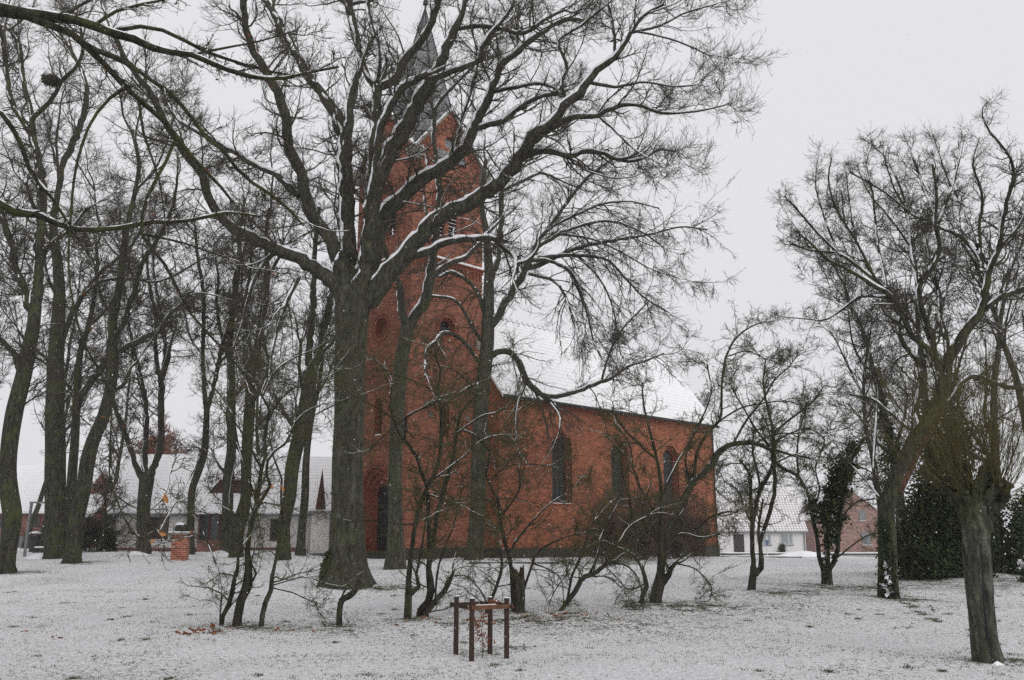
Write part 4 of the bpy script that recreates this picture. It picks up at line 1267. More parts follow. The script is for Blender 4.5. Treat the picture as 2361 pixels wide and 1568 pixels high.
        put(P1, R1, 5); put(P2, R2, 3)
        if n3:
            P3, R3 = grow(r, P2, R2, n3, .1, 1.0, L3, (.3, .85), 4, wig[2], up, .8, .012, s.rmin * .8, .6, 0)
            put(P3, R3, 3)
        o = link(name, np_mesh(name, np.concatenate(allv), np.concatenate(allq)), s.twig, s.root)
        s.nq = sum(len(q) for q in allq)
        if leafs:
            mt, cnt, size = leafs
            src = P3 if n3 else P2
            k = r.integers(0, len(src), cnt)
            lf = leaf_cards(src[k, -1] + r.normal(0, .02, (cnt, 3)), size, r)
            leaves_obj('leaves', lf, M[mt], s.root)
        # snow
        if snow > 0:
            sv, sq, so = [], [], 0
            def puts(P, R, S, am, th, pat):
                nonlocal so
                c_, rr_ = snow_tubes(P, R, r, am, S, th, pat, scap); v, q = tube_np(c_, rr_, S); sv.append(v); sq.append(q + so); so += len(v)
            for k, (P, R, am) in enumerate(s.limbs):
                if am <= 0 or k == 0: continue
                a, b = resample(P, R, max(10, int(len(P) * 1.6)))
                puts(a[None], b[None], 8, snow * am, sthr, spat)
            for m in mids: puts(m[0], m[1], 6, snow * .9, .3, .5)
            if snow1 > 0:
                kk = r.random(len(P1)) < snow1
                if kk.any(): puts(P1[kk], R1[kk], 5, snow, .35, .6)
            if sv: link('snow', np_mesh('snow', np.concatenate(sv), np.concatenate(sq)), M['snow'], s.root)
        return s

NQ = {}
# ---- the big linden in front of the church
T = Tree('linden_tree', 'massive old linden with thick spreading snow lined limbs in front of the church tower', (800, 1350), seed=21, bark='bark_linden')
T.trunk('802,1352,124 803,1338,108 803,1315,90 803,1280,79 802,1240,74 801,1200,72 802,1100,70 804,1000,70 806,900,71 808,800,73 811,720,77 814,670,80', .075, .26, 40)
for q, dz in (('822,730,40 848,692,46 875,662,46 897,633,44 935,590,42 975,545,39 1000,510,37 1070,477,34 1134,433,31 1177,397,29 1197,367,28 1217,333,27 1230,313,26 1260,293,22 1287,267,20 1307,240,20 1340,213,20 1357,187,17 1384,157,16 1417,133,13 1440,100,10 1457,73,8 1484,37,7 1530,10,6', -3),
              ('836,690,44 852,620,42 865,570,38 878,520,34 893,487,32 920,460,31 960,425,30 1003,397,29 1047,367,28 1077,333,27 1090,300,24 1107,263,22 1127,223,20 1139,195,18 1157,147,16 1182,128,15 1207,107,14 1240,82,13 1270,60,11 1310,45,9 1350,48,7', 2),
              ('838,680,40 848,600,38 855,520,37 865,440,35 880,400,34 903,345,35 930,305,36 950,270,33 967,233,30 985,200,30 1005,165,26 1022,138,22 1035,95,20 1050,63,17 1063,35,14 1072,0,12 1080,-60,9', -2),
              ('825,690,44 842,600,36 852,520,33 856,440,32 858,340,28 865,280,26 866,220,26 868,195,24', 3),
              ('810,690,46 806,600,38 800,520,36 797,440,38 795,370,36 790,310,32 775,265,26 745,220,22 700,160,20 667,93,18 633,33,16 605,-10,14', 3),
              ('800,680,44 785,620,36 770,570,32 745,530,30 717,490,28 703,435,27 690,385,26 665,330,24 662,275,24 640,215,22 610,160,20 580,110,17 567,60,15 560,0,14', -4),
              ('795,690,44 770,655,38 735,625,32 700,603,30 633,573,27 600,556,24 533,523,22 510,500,20 480,450,19 463,400,18 433,360,18 410,327,17 390,293,16 363,247,15 347,213,14 310,167,13 283,127,11 267,87,10 253,67,9', -5)): T.limb(q, dz)
for q in ('862,195,16 845,170,15 828,130,16 822,80,16 810,40,18 803,0,18', '870,190,12 875,140,12 865,90,11 853,50,11 848,0,11', '872,202,20 905,190,18 928,145,18 958,110,17 980,85,16 997,50,15 1010,0,14',
          '797,380,26 802,300,22 810,230,22 825,170,16', '995,180,14 1017,175,14 1053,160,13 1100,138,12 1117,100,11 1140,67,9 1165,40,8 1187,5,7', '1050,68,10 1075,63,10 1120,62,10 1153,65,9 1193,78,9 1220,70,9 1260,43,7 1303,23,6',
          '868,420,16 868,360,16 875,310,16 890,267,16 913,227,16 930,198,15 963,183,13 987,170,12', '690,452,15 640,407,14 583,377,14 533,347,13 500,327,12 450,300,11 420,283,10 380,235,9',
          '1200,365,20 1254,347,14 1320,360,12 1354,350,11 1387,353,10 1420,367,9 1454,372,8 1487,363,6 1520,345,5 1560,350,3', '1222,328,20 1287,287,14 1320,270,13 1374,267,12 1404,253,11 1454,240,9 1487,247,8 1520,260,7 1574,260,5 1620,255,4 1680,240,3',
          '1092,298,14 1120,290,13 1170,273,12 1194,250,11 1237,227,10 1287,213,8', '1134,212,9 1187,202,8 1247,193,7 1287,207,6', '1307,238,8 1297,187,8 1307,160,7 1290,93,6 1334,63,6 1387,20,5', '1417,130,8 1414,67,7 1404,17,6',
          '1460,72,5 1520,83,4 1574,100,4 1640,130,3', '1380,268,6 1404,290,6 1437,320,5 1470,350,4 1520,377,3', '1193,120,8 1192,67,8 1195,15,7', '1040,370,6 1060,300,7 1067,267,8 1080,227,8 1087,200,8 1103,143,7 1120,100,5',
          '945,587,18 973,586,17 1033,559,15 1087,552,14 1140,552,13 1163,572,12 1187,596,11 1190,629,11', '1190,610,10 1215,600,8 1240,575,7 1245,545,5', '1457,75,7 1520,60,5 1580,30,4 1650,10,3', '1357,190,9 1420,200,7 1480,190,5 1560,200,4 1610,195,3',
          '690,640,9 660,700,8 640,760,7 625,830,5 620,900,4', '640,575,9 600,620,8 575,680,7 560,740,5 540,800,4'): T.limb(q)
T.crown(scap=.10, spat=.42, dens=3.0, L1=(1.1, 3.2), n2=9, L2=(.5, 1.5), n3=5, L3=(.15, .6), up=.13, sag=.06, wig=(.16, .16, .22), curl=(.05, .13), ext=dict(n=2, L=(.9, 2.2), rr=.7, ang=(.1, .8)), snow=1.05, snow1=.12, t0=.2, trunk_t0=.94)
NQ['linden'] = T.nq
# clumps of thin shoots on the bole below the fork
lind = T
P, R = T.tr; m_ = int(len(P) * .55)
Q, RR = grow(T.r, P[None, m_:], R[None, m_:], 190, .1, 1, (.4, 1.5), (.5, 1.25), 7, .16, .05, .04, .012, .005, .4, .04)
Q2, RR2 = grow(T.r, Q, RR, 5, .2, 1, (.15, .5), (.4, 1.0), 5, .2, .03, .7, .008, .004, .5)
v1, q1 = tube_np(Q, RR, 4); v2, q2 = tube_np(Q2, RR2, 3)
link('shoots', np_mesh('shoots', np.concatenate([v1, v2]), np.concatenate([q1, q2 + len(v1)])), M['twig'], T.root)
# ---- fork limbed tree before the tower
T = Tree('linden_tree', 'slim forked linden standing just left of the church tower edge, right of the massive one', (911, 1312), seed=22, bark='bark_grey')
T.trunk('911,1314,50 912,1290,46 912,1260,40 912,1212,34 910,1112,32 911,1060,31 914,1000,32 919,900,33 927,822,33 935,780,30 939,752,29', .04, .2, 26)
for q in ('936,760,22 930,722,20 924,682,17 917,650,16 908,625,14 890,590,12 880,540,10 872,480,8', '942,760,24 953,735,24 973,709,24 987,669,24 993,632,22 1000,589,18 1004,550,15 1010,500,15 1013,417,14 1006,367,11 1000,317,10 1001,273,9',
          '990,645,14 1003,636,14 1033,609,12 1070,596,11 1093,576,10 1117,546,9 1137,526,7 1160,500,5', '1001,280,9 1007,245,8 1017,230,8 1040,205,7 1070,175,6 1097,147,6 1120,120,4', '1004,550,8 985,500,7 978,440,6 985,380,5 975,330,4'): T.limb(q)
T.crown(dens=1.7, L1=(.8, 2.2), n2=6, L2=(.4, 1.0), n3=4, L3=(.2, .5), up=.08, ext=dict(n=1, L=(1.5, 3)), scap=.08, spat=.45, snow=1.1, snow1=.15, t0=.3, trunk_t0=.95)
# ---- the tree with arching, drooping branches
T = Tree('linden_tree', 'tall linden with arching drooping branches against the junction of tower and nave', (1093, 1291), seed=23, bark='bark_grey')
T.trunk('1093,1292,46 1094,1275,42 1098,1240,39 1100,1200,36 1103,1100,35 1106,1000,34 1112,900,33 1120,830,32 1124,789,31 1125,739,30 1127,673,25 1127,623,22 1124,573,18 1119,523,15 1112,490,13 1113,433,11 1120,367,8', .04, .2, 26)
for q in ('1127,755,20 1145,736,19 1164,703,17 1180,673,16 1200,643,15 1213,618,14 1230,578,13 1238,560,11', '1127,660,15 1140,625,14 1150,580,13 1155,520,13 1155,480,12 1160,430,10 1180,380,8 1200,340,6',
          '1122,845,15 1132,822,14 1148,811,14 1167,809,14 1187,821,14 1200,843,14 1213,876,14 1233,899,13 1253,914,12 1270,930,9 1282,938,8', '1250,910,10 1266,914,10 1320,906,10 1380,883,9 1413,870,8 1453,843,6 1487,833,5 1530,815,3', '1387,880,6 1403,823,5 1437,756,4 1470,722,4 1500,690,2', '1120,855,8 1090,815,8 1064,783,9 1040,769,9 1020,769,9 1007,786,8 984,806,7 982,830,6 980,870,4',
          '1122,740,10 1104,683,10 1087,656,9 1054,633,9 1040,628,8 1010,640,5', '1120,800,8 1103,775,8 1080,736,8 1054,696,7 1020,684,6 990,683,5',
          '1213,620,13 1240,612,12 1280,593,10 1354,566,8 1420,554,7 1504,539,5 1574,523,4 1630,530,3', '1225,600,10 1255,600,9 1307,620,8 1337,673,6 1354,723,5 1370,790,4 1390,830,3', '1232,575,10 1290,540,8 1340,520,7 1400,510,6 1470,530,5 1530,570,3',
          '1220,632,9 1280,650,7 1310,700,6 1325,760,4 1345,820,3', '1240,595,10 1330,590,8 1400,600,6 1440,640,5 1490,690,4 1540,720,3', '1237,562,9 1267,523,8 1320,450,8 1347,417,7 1387,383,5 1430,360,3', '1267,525,7 1330,495,6 1390,470,5 1450,465,4 1520,480,3',
          '1160,440,8 1200,420,7 1250,400,6 1300,420,4 1350,440,3', '1330,590,5 1380,640,4 1410,700,4 1425,770,3', '1290,540,6 1360,550,5 1430,580,4 1500,620,3 1560,640,2', '1262,920,7 1290,960,5 1290,1000,3', '1213,880,7 1195,930,5 1190,980,4 1193,1017,4', '1235,905,6 1255,960,5 1265,1010,3'): T.limb(q)
T.crown(dens=2.6, L1=(1.5, 4.4), n2=8, L2=(.6, 1.7), n3=4, L3=(.2, .7), curl=(.03, .06), scap=.07, sthr=.58, up=.0, sag=.14, wig=(.10, .15, .2), ext=dict(n=1, L=(1.5, 3)), snow=1.0, snow1=.1, t0=.15, trunk_t0=.75)
NQ['droop'] = T.nq

# ---- the avenue on the left
def left_tree(label, base, trunk, limbs, seed, bark='bark_grey', ext=None, depth=None, **k):
    T = Tree('park_tree', label, base, group=None, seed=seed, bark=bark, depth=depth)
    T.trunk(trunk, .06, .32, 26)
    for q in limbs: T.limb(q)
    kw = dict(dens=2.5, L1=(1.1, 3.2), n2=8, L2=(.5, 1.6), n3=5, L3=(.2, .7), up=.06, sag=.03, wig=(.14, .2, .24), ext=ext or dict(n=2, L=(2.5, 5.5), up=.05), spat=.95, snow=.75, snow1=.08, t0=.15, trunk_t0=.55)
    kw.update(k)
    T.crown(**kw)
    NQ[base] = T.nq
    return T
left_tree('curving trunk at the left edge of the picture, forking above', (15, 1322), '15,1323,44 14,1305,37 18,1275,36 24,1230,40 28,1195,42 21,1130,40 18,1095,38 20,1045,35 33,956,36 53,873,34 67,806,31 77,756,29 80,722,27',
          ('80,730,24 88,673,22 90,606,22 93,540,21 97,483,21 93,417,20 87,360,18 67,300,15 33,247,13 20,207,11 15,150,10 7,110,9 0,60,8', '84,350,14 80,333,13 73,267,12 57,200,11 47,133,11 43,100,10 20,67,8', '72,330,11 77,273,10 110,240,10 133,207,9 147,180,9 173,157,8 187,133,8 187,67,6',
           '76,730,21 70,709,20 50,656,17 33,606,16 23,556,15 13,523,14 0,480,12 -20,420,10', '45,890,16 43,843,14 27,806,13 0,783,12 -30,760,10', '90,600,9 120,560,8 160,530,6 200,480,5'), 31, 'bark_mossy')
left_tree('thick mossy trunk, second large one from the left edge', (130, 1288), '130,1289,56 129,1270,50 128,1230,48 128,1150,46 128,1050,43 127,956,40 128,856,36 133,756,32 137,689,27 134,622,23 127,556,19 122,523,16 133,450,12 140,400,11',
          ('137,425,12 147,373,13 167,333,14 187,283,14 200,233,12 200,200,10 187,160,8 160,110,7', '130,800,14 143,783,13 163,729,13 187,689,11 200,666,9 233,626,8 267,600,8 300,570,7 330,520,5', '190,685,7 197,676,6 227,653,6 260,643,6 300,643,5 360,650,5 393,640,5 467,596,4', '127,570,10 100,520,9 75,470,8 60,420,6', '126,860,10 100,820,8 70,800,6 40,760,5', '135,690,9 110,640,8 95,580,7 60,540,5'), 32, 'bark_mossy')
left_tree('dark trunk right behind the thick mossy one, with a long limb reaching right', (158, 1283), '158,1284,26 161,1200,23 166,1100,21 173,1000,18 177,922,17 180,856,15 187,806,13 203,756,12 217,689,9 225,620,8 222,560,6',
          ('176,945,15 182,925,16 205,885,15 233,850,15 250,823,14 277,809,13 333,779,12 370,759,10 393,723,8 420,699,7 440,670,5', '178,930,8 150,880,7 120,850,6', '205,750,7 240,720,6 270,670,5 300,620,4'), 33, 'bark_grey')
left_tree('right leaning mossy trunk beside the thick one, third large trunk from the left', (166, 1299), '166,1300,42 168,1285,36 172,1260,33 178,1200,32 193,1128,31 203,1062,32 213,1023,30 240,956,28 253,906,26 260,856,24 260,789,22 260,739,20 270,689,17 280,622,15 287,556,14 293,523,12 310,450,10 320,380,9 305,300,8',
          ('259,800,14 263,783,13 283,749,13 297,706,12 313,663,12 320,629,11 333,596,10 357,563,9 380,520,8 400,470,7 410,400,5', '283,600,8 250,560,7 225,500,6 215,430,5', '262,730,8 240,700,7 225,650,5 215,600,4', '252,910,9 290,880,8 300,850,6 320,830,4', '313,440,6 350,400,6 380,340,5 400,270,4'), 34, 'bark_mossy')
left_tree('three stemmed grey tree in front of the cream house gable', (330, 1268), '330,1269,32 330,1240,28 330,1195,28 333,1145,29 337,1112,32 338,1098,33',
          ('332,1105,15 320,1088,14 310,1062,12 293,1016,11 277,966,10 263,936,8 250,880,7 245,820,5', '336,1100,15 334,1070,14 333,1045,14 337,990,13 330,906,12 320,856,12 307,806,11 297,756,9 287,706,8 283,640,7 290,580,6', '344,1100,16 358,1070,15 370,1023,14 372,956,14 372,889,13 370,865,12', '369,870,10 360,823,9 358,773,9 360,723,8 347,673,7 340,610,6 345,540,5', '373,870,10 380,823,9 380,783,9 367,709,8 360,663,7 353,606,6 360,540,5'), 35, 'bark_grey', depth=49, trunk_t0=.98)
left_tree('slender curved trunk directly right of the brick pillar', (437, 1271), '437,1272,22 438,1240,18 440,1195,17 443,1128,16 457,1088,17 470,1045,17 475,990,14 477,939,13', ('476,945,11 470,873,10 468,806,9 470,723,9 467,656,8 455,590,7 450,520,5', '478,945,11 490,906,10 500,856,10 510,806,9 527,756,9 540,689,8 540,640,7 560,590,6 575,520,5', '505,840,6 540,800,5 570,770,4', '469,820,6 440,780,5 425,720,4'), 36, 'bark_grey', depth=50, trunk_t0=.98)
left_tree('straight grey trunk standing before the left end of the dormer', (523, 1266), '523,1267,32 523,1250,28 525,1178,25 527,1095,24 533,1045,21 533,990,20 533,922,20 533,856,18 530,790,15 537,723,12 543,673,11 550,600,9 553,556,8 560,480,6', ('532,830,9 510,770,8 500,700,7 505,630,5', '535,740,8 560,700,7 575,640,6 580,560,5', '526,1095,8 510,1080,7 500,1065,4', '533,925,7 560,890,6 580,830,5'), 37, 'bark_grey', depth=49)
left_tree('dark knotty trunk directly in front of the dormer window', (545, 1279), '545,1280,32 546,1260,29 547,1228,29 557,1188,31 566,1150,25 567,1128,23 568,1062,25 573,990,26 577,922,24 580,856,19 593,806,17 600,756,15 613,689,13 617,622,11 613,556,9 620,480,7', ('585,850,10 575,790,9 560,720,8 555,650,6', '615,640,8 640,600,7 655,550,5', '570,1060,9 545,1030,7 530,1000,5 520,950,4', '576,930,10 605,890,9 618,850,7 610,790,5', '548,1190,8 536,1180,7 530,1165,5'), 38, 'bark_mossy', depth=46.5)
left_tree('thick forked mossy trunk left of the massive linden', (653, 1292), '653,1293,36 654,1270,31 655,1212,29 667,1145,31 673,1085,31 680,1045,31 693,990,33 710,906,33 714,856,30', ('712,870,18 713,790,17 720,723,16 723,673,15 723,606,13 727,556,11 735,480,9', '716,870,20 733,823,20 747,756,19 763,690,15 775,630,12 790,560,9', '690,1000,10 660,960,8 640,920,6', '705,930,9 690,850,8 695,780,6', '735,820,9 765,790,8 790,750,5'), 39, 'bark_mossy', trunk_t0=.95)
left_tree('narrow straight trunk between the forked mossy one and the massive linden', (693, 1273), '693,1274,24 694,1255,20 697,1212,19 703,1145,18 707,1045,15 720,956,12 735,890,9 745,820,7 748,740,5', ('710,1030,7 690,980,6 680,920,5', '730,910,6 750,880,5 770,830,4'), 40, 'bark_grey', depth=50)

# ---- oak whose boughs hang in from the left, close to the viewer
OD = 9.5
T = Tree('oak_tree', 'old oak left outside the view whose long mossy boughs hang across the upper left', (-640, 1600), seed=51, bark='bark_oak', depth=OD, twigscale=1.5)
T.trunk('-640,1600,190 -640,1500,170 -645,1200,150 -640,800,145 -620,400,135 -600,100,110 -590,-300,80', .05, .2, 30)
for q, dz in (('-610,250,60 -400,120,48 -150,0,36 -60,12,33 0,22,29 40,27,28 83,37,25 133,43,22 173,45,20 213,57,20 260,75,20 300,90,18 340,107,16 390,118,14 440,128,13 500,150,12 540,165,11 600,180,10 640,183,9 700,170,6 780,155,5', 1.5),
              ('-630,700,50 -400,520,34 -200,470,26 -60,462,20 0,470,18 33,490,19 67,492,18 110,505,15 140,520,12 190,530,12 240,529,12 280,525,11 330,515,10 400,512,9 460,505,8 520,490,6 600,500,4', 2.5), ('-615,420,40 -300,230,26 -100,220,16 0,260,12 23,287,12 47,327,11 60,370,10 77,410,9 100,433,8 127,467,7 150,500,6 170,540,4', 1.0)): T.limb(q, dz, snow=.7)
for q, dz in (('70,40,20 140,67,16 187,93,15 213,123,14 253,160,13 287,197,13 317,227,12 353,257,12 390,293,10 410,320,9 450,370,8 500,420,7 540,470,5', 1), ('190,95,10 217,110,10 240,127,10 293,143,10 333,177,10 377,200,10 413,237,10 447,277,9 480,320,9 527,360,9 553,400,8 617,443,8 667,483,7 700,520,4', -.8),
              ('270,70,10 350,63,9 383,73,9 433,97,9 483,123,8 533,140,7 600,160,6 667,173,5', 1), ('400,330,9 380,380,8 340,450,8 325,520,8 327,545,7 367,593,7 393,633,7 417,683,6 430,710,6 467,755,6 493,783,5 520,813,5 567,866,4 590,900,3', -.8), ('290,200,8 230,250,7 190,330,6 170,420,6 162,523,5 157,590,5 167,690,5 187,773,5 200,806,5 233,856,5 256,916,4 255,990,4 253,1045,4 253,1095,4 263,1135,4 277,1172,4 290,1205,3 310,1235,3 337,1255,2', -.5),
              ('185,780,4 180,840,4 172,900,3 170,950,3', 0), ('265,1140,3 300,1165,3 340,1178,2 378,1150,2', .2), ('280,1180,3 320,1200,2 350,1215,2', 0), ('300,1228,3 340,1240,2 372,1225,2', .1), ('330,540,6 420,560,5 480,580,4 540,600,3', .3), ('320,230,7 330,300,6 350,360,5 370,430,4 380,500,3', -.5), ('440,128,6 520,110,5 600,95,4 680,70,3', .6), ('215,60,9 260,30,7 330,10,6 420,-10,5', .5), ('135,45,8 190,10,7 250,-20,6', .5)): T.limb(q, dz, lump=.08, snow=0)
OAKL = T
T.crown(dens=5.5, L1=(.35, 1.35), n2=5, L2=(.12, .5), n3=3, L3=(.05, .2), up=.02, sag=.02, wig=(.22, .28, .3), rr1=.5, r1max=.014, ext=dict(n=1, L=(.5, 1.2)), snow=.8, snow1=.1, t0=.3, skip_trunk=True, leafs=('leaf_brown', 130, .05), ang=(.4, 1.0), lref=.10)
NQ['oak'] = T.nq
OAKLEAF = np.array([(0, -.15), (.03, 0), (.10, .06), (.08, .16), (.24, .22), (.17, .34), (.34, .46), (.20, .56), (.32, .72), (.16, .78), (.14, .92), (0, 1.0), (-.13, .93), (-.17, .78), (-.30, .70), (-.20, .55), (-.35, .45), (-.18, .34), (-.23, .20), (-.09, .15), (-.09, .05), (-.03, 0)])
def oak_leaf(u, v, d, size, ang, label, seed):
    p = at(u, v, d); r = np.random.default_rng(seed)
    a = math.radians(ang)
    e1_ = np.array([math.cos(a), .25, math.sin(a)]); e2_ = np.array([-math.sin(a), .2, math.cos(a)]); nn = np.cross(e1_, e2_)
    pts = [p + e1_ * (x * size) + e2_ * (y * size) + nn * size * (.5 * x * x - .12 * y * y + .1 * abs(x)) for x, y in OAKLEAF]
    mid = [p + e2_ * (y * size) + nn * size * (-.05) for y in (.0, .25, .5, .75)]
    me = bpy.data.meshes.new('leaf'); me.from_pydata([tuple(x) for x in pts], [], [tuple(range(len(pts)))])
    o = bpy.data.objects.new('leaf', me); 
    link_o = link('leaf', me, M['leaf_oak'], OAKL.root)
    sd_ = link_o.modifiers.new('thickness', 'SOLIDIFY'); sd_.thickness = .0012
for k_, (u, v, s_, an) in enumerate(((379, 1138, .105, 195), (366, 1228, .075, 250), (357, 1244, .06, 120), (628, 1118, .05, 170), (650, 1120, .06, 200))):
    oak_leaf(u, v, 9.3, s_, an, '', k_)
# ------------------------------------------------------------------ hawthorns and shrubs in the middle distance
def shrub(label, base, stems, seed, cat='shrub', name='hawthorn_shrub', bark='bark_thorn', twig='twig_green', depth=None, kw=None):
    T = Tree(name, label, base, cat, None, seed, bark, twig, depth)
    pts = parse(stems[0])
    T.trunk(stems[0], .07, .12, 14, name='stem', below=.15)
    for q in stems[1:]:
        p0 = parse(q)[0]
        onground = p0[1] > base[1] - 25
        if onground:
            d = hit(p0[0], min(p0[1] + 0, 1560)); T.px.append((p0[0], p0[1], d))
            q = '%g,%g,%g ' % (p0[0], p0[1] + 8, p0[2] * 1.05) + q
        T.limb(q, name='stem' if onground else 'branch', lump=.07, snow=.8 if T.r.random() < .4 else 0)
    k = dict(dens=6.3, L1=(.45, 1.5), n2=7, L2=(.18, .65), n3=4, L3=(.06, .22), lref=.016, scap=.014, up=.05, sag=.02, wig=(.24, .3, .3), rr1=.5, r1max=.018, ext=dict(n=2, L=(.5, 1.3), ang=(.15, .7), wig=.16), snow=.55, snow1=.03, t0=.12, trunk_t0=.3, ang=(.5, 1.2), sthr=.55, spat=1.3)
    k.update({a: b for a, b in (kw or {}).items() if a not in ('dens', 'L1', 'n2', 'L2')} if cat != 'tree stump' else kw)
    T.crown(**k)
    NQ[label[:20]] = T.nq
    return T
shrub('multi stemmed hawthorn with a stout twisted main stem, left of the massive linden', (548, 1445), (
    '545,1447,21 550,1412,18 558,1378,19 570,1355,24 574,1322,18 571,1292,14 573,1245,11 580,1205,10 590,1172,11 597,1128,9 603,1078,8 613,1045,7 610,1020,7 617,972,7 622,950,6 605,915,5 590,880,3',
    '510,1442,8 517,1412,11 533,1378,11 540,1338,10 547,1322,9 548,1290,6 560,1255,4', '602,1445,12 603,1422,12 613,1385,12 627,1355,12 627,1328,10 633,1298,7 643,1252,7 650,1195,6 647,1145,5 650,1105,5 633,1062,4 622,1010,3', '507,1438,4 510,1362,4 500,1305,4 483,1262,4 463,1212,3 450,1185,2',
    '576,1225,9 582,1200,9 600,1155,9 623,1118,8 613,1085,6 620,1055,6 660,1020,5 687,966,4 717,942,3 750,930,2', '592,1165,6 575,1110,6 560,1060,5 545,1010,5 540,960,4 525,900,3', '603,1080,5 580,1040,5 560,1000,4 530,960,3', '617,972,5 640,930,4 670,900,4 700,885,3 740,880,2', '660,1000,4 720,960,3 780,930,3 830,910,2', '605,915,5 640,850,4 690,820,3 740,800,2', '540,960,4 500,900,3 460,860,2', '590,880,4 560,820,3 580,760,2', '625,1350,4 660,1340,3 700,1330,3 750,1345,2', '628,1355,4 670,1365,3 730,1392,2', '583,1340,5 590,1320,6 580,1300,4 587,1270,3'), 61, kw=dict(dens=3.2))
shrub('short bent dead stem with a blunt snowy end, in front of the massive linden', (783, 1440), ('782,1441,14 783,1406,13 788,1384,15 810,1371,15 823,1353,13 827,1338,11', '785,1395,4 790,1370,4 800,1355,3'), 62, cat='tree stump', name='bent_stem', kw=dict(dens=.8, L1=(.2, .5), n2=2, n3=0, ext=None, snow=1.1, L2=(.1, .3)))
shrub('hawthorn clump of four crooked stems before the tower wall', (945, 1428), (
    '940,1430,17 942,1378,17 942,1345,13 944,1312,12 950,1262,10 957,1212,10 964,1178,10 984,1128,10 1004,1089,10 1014,1055,9 1018,1000,8 1018,949,7 1027,926,7 1054,912,5 1090,890,3', '967,1422,18 987,1385,19 994,1352,19 987,1318,14 990,1278,13 989,1212,11 987,1162,10 985,1125,8 972,1090,7 958,1050,7 948,1030,6 937,1022,6 933,990,6 934,966,6 974,943,5 1020,916,5',
    '982,1425,12 1004,1385,12 1030,1355,11 1044,1322,7 1047,1315,4', '944,1372,12 964,1355,10 960,1328,7 970,1278,5 979,1218,4 985,1180,3', '992,1285,12 1000,1228,11 1007,1188,11 1017,1152,11 1030,1102,10 1044,1058,9 1050,1020,8 1054,989,7 1065,950,6 1087,923,5 1110,900,3', '1004,1385,5 1007,1328,5 1020,1278,5 1040,1228,4 1054,1178,4 1064,1128,3', '987,1140,5 1020,1150,3 1050,1160,3', '1018,960,6 1010,900,5 1015,850,4 1000,810,3', '1050,1000,5 1080,980,4 1110,960,4 1150,950,3', '965,1210,4 920,1208,3 860,1200,3 800,1203,2', '1054,989,5 1090,1000,4 1130,1040,3', '1030,920,4 1060,870,4 1100,850,3 1160,840,2', '955,1010,5 900,960,4 850,930,3 790,900,2', '1020,916,4 960,880,3 900,860,3 860,830,2', '1090,890,4 1040,850,3 990,840,2', '934,966,4 890,1000,3 850,1040,3', '1000,1105,5 1060,1060,4 1120,1010,3 1180,1000,2', '957,1050,5 920,1000,4 900,940,3 905,880,2'), 63, kw=dict(dens=3.6, L1=(.4, 1.2)))
shrub('hawthorn stems leaning round the broken stump in front of the nave corner', (1182, 1405), (
    '1184,1408,9 1182,1378,9 1180,1328,9 1174,1278,9 1160,1238,9 1154,1188,8 1149,1155,8 1134,1128,7 1120,1090,6 1130,1050,5 1125,1000,4', '1124,1412,6 1140,1365,7 1154,1322,7 1157,1292,5 1150,1250,4', '1174,1276,6 1187,1252,6 1210,1222,5 1237,1192,4 1260,1168,3 1300,1140,2', '1205,1370,6 1214,1338,6 1230,1295,5 1234,1275,5 1254,1262,5 1287,1245,4 1340,1230,3', '1178,1320,4 1172,1290,4 1165,1240,3', '1120,1418,4 1118,1380,4 1107,1360,3 1090,1340,2', '1154,1190,5 1180,1160,4 1200,1120,4 1195,1080,3', '1230,1300,4 1260,1310,3 1290,1330,2 1300,1390,2', '1262,1412,3 1275,1370,3 1290,1345,3 1310,1320,2', '1150,1160,4 1110,1150,3 1080,1160,3', '1128,1110,5 1160,1080,4 1210,1070,3 1270,1075,2'), 64, kw=dict(dens=3.8, L1=(.4, 1.1)))
# broken stump
T = Tree('broken_stump', 'broken off tree stump with a jagged rotten top', (1197, 1412), 'tree stump', None, 65, 'bark_thorn', 'twig')
P = np.array([at(1195, 1412 - 12 * k_, T.d0 + .05) for k_ in range(0, 9)]); P = np.vstack([P[0] - [0, 0, .25], P])
kpx = m_per_px(1195, 1380, T.d0)
R = np.array([16, 15, 14.5, 15, 15.5, 15.5, 15, 14.5, 14, 13.5]) * kpx
vv, qq = tube_np(P[None], R[None], 26)
vv = vv.reshape(10, 26, 3); th_ = np.arange(26) * 2 * np.pi / 26
rr_ = np.random.default_rng(5)
jag = rr_.uniform(-.12, .14, 26) + .06 * np.sin(2 * th_); vv[-1, :, 2] += jag; vv[-2, :, 2] += jag * .5
lump = 1 + .08 * np.sin(5 * th_ + 1)[None] + .05 * np.sin(9 * th_)[None] + rr_.normal(0, .02, (10, 26)); vv = P[:, None] + (vv - P[:, None]) * lump[..., None]
link('trunk', np_mesh('trunk', vv.reshape(-1, 3), qq), M['bark_thorn'], T.root)
inn = np.concatenate([vv[-1], vv[-1] * .15 + P[-2] * .85]); qi = np.array([[j, (j + 1) % 26, 26 + (j + 1) % 26, 26 + j] for j in range(26)])
link('rotten_core', np_mesh('rotten_core', inn, qi), m_plain('rotten', (.045, .022, .014), .9, .5, 12), T.root)
shrub('single hawthorn stem leaning to the right in front of the nave', (1291, 1411), ('1289,1413,9 1297,1402,10 1307,1388,11 1327,1362,12 1344,1332,12 1370,1322,11 1400,1300,9 1410,1296,7', '1308,1385,6 1310,1375,6 1317,1332,6 1337,1288,5 1350,1250,4 1370,1200,3', '1357,1327,6 1377,1285,6 1385,1240,5 1410,1190,4 1430,1150,3', '1400,1300,5 1440,1302,4 1470,1330,3 1480,1370,2', '1345,1330,4 1395,1330,3 1440,1360,2', '1377,1285,4 1420,1260,4 1450,1215,3 1500,1185,3'), 66, kw=dict(dens=4.5, L1=(.4, 1.2)))
